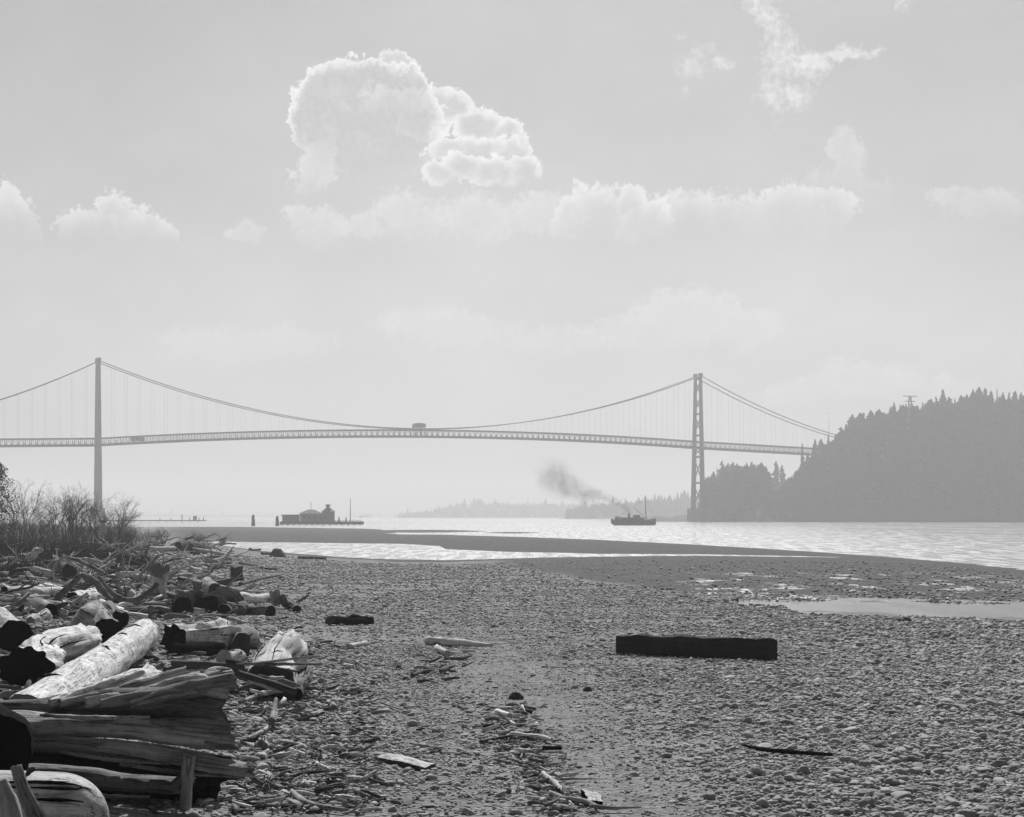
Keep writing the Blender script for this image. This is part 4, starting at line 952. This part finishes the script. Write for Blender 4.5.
log('thick mottled pale log pointing at the camera right of the shattered trunk', 270, 686, 22, 288, 650, 20, PALE, DARKW, PALE, b0=700, b1=690, amp=.14, ridge=.15, n=52, bend=.03)
log('broken dark side slab on the right of the thick mottled log', 296, 693, 7, 304, 668, 7, MIDW, SHADE_BLACK, MIDW, b0=702, b1=690, amp=.3, ridge=.12)
log('dark hollow core sticking out of the near end of the thick mottled log', 262, 688, 8, 290, 686, 9, DARKW, SHADE_BLACK, SHADE_BLACK, amp=.35, ridge=.12)
log('small bleached boulder of wood between the slab and the thick log', 224, 658, 8, 240, 656, 7, PALE, PALE, PALE, amp=.2)
fan = ((172, 664, 244, 667, 'topmost short dark pole of the bundle beside the thick mottled log', DARKW), (170, 668, 252, 662, 'dark pole crossing the bundle from lower left', DARKW), (178, 672, 318, 656, 'longest pale pole of the bundle reaching far right', GREYW), (226, 660, 300, 672, 'slanting dark pole lying over the bundle', DARKW), (236, 664, 322, 664, 'thin straight pole lying level on the bundle', MIDW), (230, 672, 296, 692, 'thick dark pole dropping to the right under the bundle', DARKW), (248, 681, 280, 692, 'short pale split stick under the bundle', PALE), (250, 690, 268, 694, 'white splinter on the shaded ground under the bundle', PALE))
dB = float(gp(250, 709)[1])
for (u0, v0, u1, v1, lab, mt) in fan:
    stick(lab, [(u0, v0), ((u0 + u1) / 2, (v0 + v1) / 2 + R.uniform(-.6, .6)), (u1, v1)], [.022, .026, .016] if 'thick' not in lab else [.07, .07, .05], mt, 'drift_pole', 'pole', base=dB - .15 * R.random())
stick('curved grey branch leaning out below the thick mottled log', [(240, 712), (268, 700), (290, 688)], [.03, .05, .07], GREYW, lift=.1)
log('dark log chunk lying alone on the pebbles right of the heap', 330, 620, 7, 372, 621, 5, SHADE_BLACK, DARKW, SHADE_BLACK, amp=.45, squash=.8, ridge=.15)
log('small black log end on the pebbles beside the heap', 297, 609, 4.2, 290, 604, 4, DARKW, SHADE_BLACK, DARKW, amp=.15)
stick('pale tapered pole lying level on the mid beach pebbles', [(428, 645), (455, 647), (492, 650)], [.11, .10, .04], PALE, 'drift_pole', 'pole')
stick('short pale stick under the tapered pole on the mid beach', [(437, 652), (448, 657)], [.08, .06], PALE)
stick('dark curved twig pair below the tapered pole on the mid beach', [(445, 661), (460, 661), (472, 658)], [.03, .04, .02], DARKW)
stick('bent dark branch left below the tapered pole', [(412, 678), (422, 674), (440, 674), (450, 669)], [.03, .05, .05, .03], DARKW)
stick('pale stick on the pebbles right of the dark log chunk', [(348, 650), (366, 646)], [.07, .05], PALE)
stick('thin straight pale stick slanting across the left pebbles', [(380, 705), (410, 715)], [.018, .012], GREYW)
chunk('pale split plank lying on the pebbles in the near middle', [(376, 757, 761), (426, 768, 772)], [(396, 754, 757), (437, 764, 767)], .09, PALE, DARKW, 0.0, 'plank', 'plank', .02)
chunk('small split block of wood with a pale top at the near bottom', [(587, 799, 807), (604, 800, 808)], [(580, 789, 803), (597, 792, 804)], .16, PALE, SHADE_BLACK, .18, 'split_stump', 'stump', .02)
stick('long thin dark branch lying alone on the pebbles at lower right', [(742, 752), (765, 757), (800, 760), (832, 762)], [.014, .028, .032, .02], SHADE_BLACK, n=7, lift=.05)
stick('white bent stick in the litter line at lower centre', [(511, 738), (530, 740), (542, 741), (552, 744)], [.035, .03, .035, .02], PALE)
stick('dark branch left of the white bent stick', [(480, 745), (495, 742), (512, 739)], [.02, .025, .02], DARKW)
stick('short black stick right of the litter line', [(543, 752), (562, 752)], [.03, .02], SHADE_BLACK)
stick('pale forked stick lower down the litter line', [(543, 778), (555, 788), (567, 800)], [.03, .035, .02], PALE)
stick('long pale bowed stick at the foot of the litter line', [(550, 796), (565, 803), (585, 805), (600, 812)], [.02, .03, .03, .02], GREYW)
stick('thin straight stick pointing right from the forked stick', [(560, 782), (592, 782)], [.01, .008], GREYW)
stick('pale curved twig near the small split block', [(590, 811), (612, 813), (640, 812)], [.025, .02, .01], GREYW)
stick('flat pale splinter at the top of the litter line', [(497, 716), (510, 720)], [.05, .04], PALE)
stick('pale twig crossing dark debris beside the shattered trunk', [(246, 742), (262, 735), (272, 728), (276, 716)], [.02, .03, .035, .03], GREYW)
stick('upright dark snag in the debris right of the shattered trunk', [(272, 732), (276, 708)], [.05, .03], MIDW, lift=.08)
stick('pale upper stick of a pair in the debris right of the trunk', [(280, 745), (300, 748), (308, 752)], [.025, .025, .015], PALE)
stick('pale lower stick of a pair in the debris right of the trunk', [(278, 750), (295, 754), (306, 758)], [.022, .02, .012], PALE)
stick('pale stick farther right below the stick pair', [(317, 767), (332, 774)], [.022, .012], PALE)
stick('forked branch at the bottom edge left of centre', [(292, 797), (302, 806), (318, 812), (345, 815)], [.03, .04, .035, .02], GREYW)
log('bleached little wood block at the bottom beside the trunk shadow', 266, 788, 4.5, 268, 776, 4, GREYW, GREYW, GREYW, amp=.3)
log('pale crumbled wood lump in the debris right of the trunk', 270, 738, 5, 262, 746, 6, GREYW, GREYW, GREYW, amp=.35)
log('small white chip of wood on the pebbles near the curved branch', 328, 702, 3, 334, 708, 4, GREYW, GREYW, GREYW, amp=.3)
# square timber
def beam():
    a, b = gp(616, 653.5), gp(768, 660.5); L = b - a; Ln = np.linalg.norm(L); root = empty('timber_beam', a, 'thick dark squared timber lying alone on the pebbles at right', 'beam')
    d = np.array([L[0], L[1], L[2]]) / Ln; s = np.array([-d[1], d[0], 0]); h, w = 19.0 / F * a[1], .36
    N_, V_, F_, G_ = 40, [], [], []; prof = []
    for (x, z) in ((0, 0), (.5, 0), (1, 0), (1, .5), (1, .96), (.97, 1), (.5, 1.0), (.03, 1), (0, .96), (0, .5)): prof.append((x, z))
    m_ = len(prof)
    for i, t in enumerate(np.linspace(0, 1, N_)):
        for j, (x, z) in enumerate(prof):
            hh = h * (1 + (.06 if False else 0)); nz = vnoise(np.array([[t * 9, j * 1.3, 2.0]]), 3)[0] * .04 + vnoise(np.array([[t * 26, j * 1.3, 5.0]]), 3)[0] * .02
            zz = z * hh + (nz if z > .3 else -.05 + nz) - (.035 * sm(np.array(.13 - t), 0, .03) if z > .8 else 0)
            V_.append(d * Ln * t + s * (x * w + nz * .5) + np.array([0, 0, float(zz)])); G_.append((x * w, z * h, t * Ln))
    for i in range(N_ - 1):
        for j in range(m_): F_.append((i * m_ + j, i * m_ + (j + 1) % m_, (i + 1) * m_ + (j + 1) % m_, (i + 1) * m_ + j))
    V_ = np.array(V_); mesh_obj('baulk', V_, F_, BEAMW, root, np.array(G_), False)
    for e in (0, N_ - 1):
        idx = list(range(e * m_, e * m_ + m_)); mesh_obj('sawn_end', V_[idx] , [tuple(range(m_))], BEAMW, root, np.array(G_)[idx][:, [2, 0, 1]], False)
beam()
def rock(u, v, r, label, mat=None):
    p = gp(u, v); SEED[0] += 1; V_, f, g = tube([(0, 0, -.3 * r), (0, 0, .3 * r), (0, 0, .9 * r)], [r * .9, r, r * .5], 14, 10, .3, SEED[0]); o = mesh_obj('boulder', V_, f, mat or STONE_D, None, g); o.location = p; tag(o, label, 'rock')
STONE_D = simple('dark_boulder_stone', .06, .8, .3, 6)
rock(515, 699, .13, 'dark round stone alone on the smooth sand in the middle'); rock(588, 691, .09, 'small black stone in the pebbles right of the smooth sand')
rock(907, 622, .17, 'dark rock at the near rim of the tide pool'); rock(277, 557, .9, 'dark block on the shore beside the lagoon', DARKW)
for (u0, v0, u1, v1, lab) in ((262, 553.5, 272, 553.5, 'dark drift log lying left of the block by the lagoon'), (250, 549.5, 260, 549.5, 'dark drift log at the lagoon edge nearest the heap'), (298, 557.5, 326, 558.6, 'long dark drift log at the lagoon edge farther right'), (266, 569, 277, 569, 'short dark log on the shingle below the block'), (240, 563, 262, 568, 'thin dark pole on the shingle right of the barrel stump')):
    log(lab, u0, v0, 1.6, u1, v1, 1.4, DARKW, n=12)
for (u0, v0, u1, v1) in ((716, 628.5, 760, 629), (730, 630, 757, 630.5)): pass
# smaller jumbled logs: the same sort of grey wood everywhere in the heap
q = random.Random(21); PROT = []
for k in range(7):
    mt = (PALE, PALE, GREYW, DARKW, GREYW, DARKW, PALE)[k]; Lm = (1.6, 2.2, 1.2, 1.8, 2.8, .9, 1.4)[k]; r_ = (.13, .15, .16, .12, .10, .2, .18)[k]
    PROT.append(tube([(0, 0, 0), (Lm * .33, .08 * Lm * q.uniform(-1, 1), .02), (Lm * .66, .08 * Lm * q.uniform(-1, 1), -.02), (Lm, 0, 0)], [r_, r_ * 1.05, r_ * .9, r_ * .7], 16, 26, .34, 300 + k, ridge=.14, endj=.8) + (mt, r_, Lm))
for k in range(4):
    L_ = (2.4, 1.8, 3.0, 1.4)[k]; r_ = (.07, .06, .08, .05)[k]; mb = MB(); P_ = [(0, 0, 0), (L_ * .3, q.uniform(-.3, .3), .15), (L_ * .65, q.uniform(-.3, .3), q.uniform(0, .4)), (L_, q.uniform(-.3, .3), q.uniform(.1, .8))]
    mb.tube(P_, [r_, r_, r_ * .8, r_ * .35], 9, 22, .3, 400 + k, ridge=.12); mb.tube([P_[1], (L_ * .5, P_[1][1] + .35, .5), (L_ * .7, P_[1][1] + .6, .75)], [r_ * .7, r_ * .5, r_ * .2], 8, 12, .3, 420 + k)
    mb.tube([P_[2], (L_ * .8, P_[2][1] - .3, P_[2][2] + .1), (L_ * .92, P_[2][1] - .6, P_[2][2] + .35)], [r_ * .6, r_ * .4, r_ * .15], 8, 12, .3, 440 + k)
    PROT.append((np.concatenate(mb.v), mb.f, np.concatenate(mb.g), (GREYW, DARKW, PALE, PALE)[k], r_, L_))
PM = []
for k, (v, f, g, mt, r_, Lm) in enumerate(PROT):
    o = mesh_obj('drift_log', v, f, mt, None, g); PM.append(o.data); bpy.data.objects.remove(o)
ZONES = [(120, 537, 222, 562, 62), (0, 550, 130, 600, 52), (85, 560, 215, 612, 62), (0, 600, 60, 660, 8), (120, 610, 180, 680, 14), (215, 578, 300, 640, 18)]
LBL = {0: ('small drift log in the jumbled far end of the heap before the sand bar', 'small logs at the far end of the heap'), 1: ('small drift log in the brushy left part of the heap below the bushes', 'small logs below the bushes'), 2: ('small drift log strewn about the pale root mass in the heap', 'small logs around the pale root mass'), 3: ('small drift log near the black ended logs at the left edge', 'small logs at the left edge'), 4: ('small drift log on the shingle beyond the long cracked log', 'small logs beyond the long cracked log'), 5: ('small drift log on the shingle around the post stumps', 'small logs around the post stumps')}
for zi, (u0, v0, u1, v1, n_) in enumerate(ZONES):
    for k in range(n_):
        u, v = q.uniform(u0, u1), q.uniform(v0, v1); p = gp(u, v); j = q.choice((0, 1, 2, 3, 4, 5, 6, 7, 8, 9, 10, 7, 8, 9)) if zi in (0, 1, 2) else q.randrange(7)
        o = bpy.data.objects.new('drift_log' if j < 7 else 'drift_branch', PM[j]); COL.objects.link(o); s_ = q.uniform(.3, .8) * (1.0 + .9 * min(1, max(0, (p[1] - 60) / 120))) * (.6 if zi > 2 else 1)
        o.location = p + np.array([0, 0, PROT[j][4] * s_ * .6 + q.uniform(0, .25) * (zi < 3)]); o.scale = (s_, s_, s_ * q.uniform(.8, 1.2))
        o.rotation_euler = (q.uniform(0, 6.28) if j < 7 else q.gauss(0, .5), q.gauss(-.05, .22), q.choice([q.gauss(0, .5), q.uniform(0, 6.28), q.uniform(0, 6.28)])); tag(o, LBL[zi][0] if j < 7 else LBL[zi][0].replace('small drift log', 'crooked forked drift branch'), 'log' if j < 7 else 'branch', LBL[zi][1] if j < 7 else LBL[zi][1].replace('small logs', 'crooked branches'))
# litter of twigs, bark and chips (uncountable)
def litter():
    m = MB(); rr = random.Random(5); mats = (PALE, MIDW, DARKW); sets = [MB(), MB(), MB()]
    Z = [(0, 545, 230, 620, 2600, 1.5), (0, 600, 300, 700, 1500, .6), (225, 690, 380, 815, 1500, .42), (250, 640, 360, 720, 500, .5), (0, 640, 160, 710, 400, .8)]
    for (u0, v0, u1, v1, n_, sz) in Z:
        for _ in range(n_):
            p = gp(rr.uniform(u0, u1), rr.uniform(v0, v1)); put(sets, rr, p, sz, (.42, .33, .25) if v1 < 705 else (.3, .42, .35))
    for _ in range(820):     # litter line down the middle
        t = rr.random(); v = 705 + 110 * t; u = 500 + 62 * t + rr.gauss(0, 20) * (1 - .2 * t); put(sets, rr, gp(u, v), .38, (.4, .35, .25))
    for _ in range(160):
        t = rr.random(); put(sets, rr, gp(450 - 60 * t * rr.random() + rr.gauss(0, 12), 645 + 40 * t + rr.gauss(0, 3)), .5)
    for _ in range(420): put(sets, rr, gp(rr.uniform(150, 560), rr.uniform(640, 815)), .35)
    for s, mt, lab in zip(sets, mats, ('pale chips and twigs scattered along the drift line', 'brown twigs and bark scattered along the drift line', 'dark bark and seaweed scraps scattered along the drift line')):
        o = s.build('driftwood_litter', mt, None, True); tag(o, lab, 'litter', kind='stuff')
def put(sets, rr, p, sz, wts=(.3, .42, .35)):
    k = rr.choices((0, 1, 2), wts)[0]; L = sz * rr.choice((.12, .2, .3, .5)) * rr.uniform(.6, 1.3); r_ = L * rr.uniform(.03, .14)
    a = rr.choice((rr.gauss(0, .5), rr.uniform(0, 6.28))); c, s = math.cos(a), math.sin(a); tz = rr.gauss(.05, .18)
    P = np.array([p + [-c * L / 2, -s * L / 2, r_ + max(0, -tz) * L], p + [rr.uniform(-.1, .1) * L, rr.uniform(-.1, .1) * L, r_ * 1.5 + .05 * L], p + [c * L / 2, s * L / 2, r_ + max(0, tz) * L]])
    sets[k].tube(P, [r_, r_ * 1.1, r_ * .6], 5, 4, .3, rr.randrange(999), endj=0)
litter()

# ------------------------------------------------------------------ bushes on the bank
def shrub(u, base_v, top_v, wpx, label, seed, dens=1.0, mat=None, name='bare_bush', lean=0.0, group=None, cat='bush'):
    q = random.Random(seed); d = base_v; x_ = (u - CX) / F * d; p = np.array([x_, d, float(gz(x_, d))]); base_v = HZ + F * (CAMZ - p[2]) / d; H = (base_v - top_v) / F * d; W = wpx / F * d / 2
    root = empty(name, p, label, cat, group); st, tw = MB(), MB()
    def grow(a, dirv, L, r, lev):
        b = a + dirv * L + np.array([0, 0, .04 * L]); n_ = 3
        mid_ = (a + b) / 2 + np.array([q.gauss(0, .06), q.gauss(0, .06), q.gauss(0, .04)]) * L
        (st if lev == 0 else tw).tube([a, mid_, b], [r, r * .85, r * .6], 4 if lev == 0 else 3, 4, 0, 0, caps=False)
        if lev >= (5 if dens < 2 else 4): return
        for k in range(q.choice((2, 3, 3)) if lev else 5):
            t = q.uniform(.4, 1.0); c = a + (b - a) * t
            nd = dirv + np.array([q.gauss(0, .5), q.gauss(0, .5), q.gauss(.02, .3)]); nd /= np.linalg.norm(nd)
            grow(c, nd, L * q.uniform(.5, .78), r * .58, lev + 1)
    for k in range(max(2, int(5 * dens))):
        a = q.uniform(0, 6.28); sp = q.uniform(0, .8) * min(1.0, W / H * 1.1); dv = np.array([math.cos(a) * sp + lean, math.sin(a) * sp, 1.0]); dv /= np.linalg.norm(dv)
        grow(np.array([q.uniform(-.5, .5) * W, q.uniform(-.3, .3) * W, -.1]), dv, H * q.uniform(.30, .46), .034 * H / 5, 0)
    st.build('stem', mat or TWIG, root); tw.build('branches', mat or TWIG, root)
    return root
for k, (u, bv, tv, w, lab, dn) in enumerate((
        (18, 190, 470, 40, 'tall bare bush with upswept twigs beside the evergreen at the left edge', 1.3), (40, 200, 493, 30, 'lower bare bush between the two tall bushes at left', 1.2), (62, 185, 480, 42, 'broad dark bare bush left of the left bridge tower', 1.7),
        (76, 205, 476, 30, 'tall thin topped bare bush just left of the bridge tower', 1.2), (98, 190, 487, 30, 'bare bush growing right in front of the left bridge tower', 1.5), (113, 200, 489, 28, 'bare bush leaning right past the left bridge tower', 1.5))):
    shrub(u, bv, tv, w, lab, 60 + k, dn, lean=.25 if 'leaning' in lab else 0)
def thicket(u, bv, tv, w, seed, label, group):
    shrub(u, bv, tv, w, label, seed, 2.2, BRUSH, 'bramble', group=group, cat='bramble')
k = 0
for u in range(-6, 132, 11):
    thicket(u + R.uniform(-3, 3), 195 + R.uniform(-15, 15), 513 + R.uniform(-4, 5), 34, 200 + k, 'dense dark bramble under the bare bushes on the bank', 'brambles under the bare bushes'); k += 1
for u in range(-4, 125, 16):
    thicket(u + R.uniform(-4, 4), 155 + R.uniform(-10, 12), 529 + R.uniform(-4, 5), 36, 240 + k, 'low dry bramble at the foot of the bank above the logs', 'brambles at the foot of the bank'); k += 1
for (u, bv, tv, lab) in ((150, 215, 524, 'small dark bush at the far end of the heap'), (160, 230, 521, 'small spiky bush with a curved stem at the far end of the heap'), (197, 245, 527, 'dark scrubby bush at the tip of the bank before the sand bar'), (128, 210, 520, 'scrubby bush between the bank bushes and the far heap')):
    shrub(u, bv, tv, 24, lab, 300 + u, 2.4, TWIG, 'scrub_bush')
# dark evergreen at the left edge
d = 175.0; x_ = (-4 - CX) / F * d; p = np.array([x_, d, float(gz(x_, d))]); H = p[2] * -1 + CAMZ + (HZ - 461) / F * d; root = empty('evergreen_tree', p, 'dark dense evergreen cut by the left edge of the picture', 'tree')
MB().tube([(0, 0, -.2), (.1, 0, H * .4), (0, 0, H * .8)], [.16, .12, .05], 8, 8, .1, 5).build('trunk', BARK, root)
q = random.Random(8); m = MB()
for k in range(5200):
    t = q.random() ** .8; z_ = H * (.06 + .94 * t); rr = 21 / F * d * (1 - t ** 2.6) ** .6 * q.uniform(.2, 1.05) * (1 + .2 * math.sin(z_ * 5)); a = q.uniform(0, 6.28); c = np.array([math.cos(a) * rr, math.sin(a) * rr, z_])
    L = q.uniform(.06, .2); dv = np.array([q.gauss(math.cos(a), .6), q.gauss(math.sin(a), .6), q.gauss(.2, .6)]); dv /= np.linalg.norm(dv); s_ = np.cross(dv, (q.random(), q.random(), q.random())); s_ /= np.linalg.norm(s_) + 1e-6
    m.add([c, c + dv * L * .5 + s_ * L * .35, c + dv * L, c + dv * L * .5 - s_ * L * .35], [(0, 1, 2, 3)])
m.build('crown', IVY, root, False)
# dry grass and brush mat on the bank (uncountable)
q = random.Random(77); m = MB()
for k in range(15000):
    p = gp(q.uniform(-40, 150) - 20 * q.random(), q.uniform(527, 580) - 2); h = q.uniform(.15, .9) * (1.2 if p[1] > 110 else .6); a = q.uniform(0, 6.28); w = q.uniform(.01, .03); ln = q.gauss(0, .3) * h
    m.add([p + [-w, 0, -.05], p + [w, 0, -.05], p + [ln, q.gauss(0, .3) * h, h]], [(0, 1, 2)])
tag(m.build('dry_grass', BRUSH, None, False), 'matted dry grass and weeds on the bank', 'grass', kind='stuff')

# ------------------------------------------------------------------ haze over the whole place
def build_haze():
    m = bpy.data.materials.new('haze_air'); m.use_nodes = True; nt = m.node_tree; nt.nodes.clear()
    pv = nt.nodes.new('ShaderNodeVolumePrincipled'); pv.inputs['Color'].default_value = grey(HAZE_COL); pv.inputs['Density'].default_value = HAZE_DENSITY; pv.inputs['Anisotropy'].default_value = HAZE_G
    out = nt.nodes.new('ShaderNodeOutputMaterial'); nt.links.new(pv.outputs[0], out.inputs['Volume'])
    o = MB().box((0, 3800, 61.1), (11000, 7800, 125.8)).build('haze', m, None, False); tag(o, 'pale sunlit haze lying over the water and shore', 'haze', kind='stuff')
HAZE_G = .35; HAZE_COL = .83
build_haze()
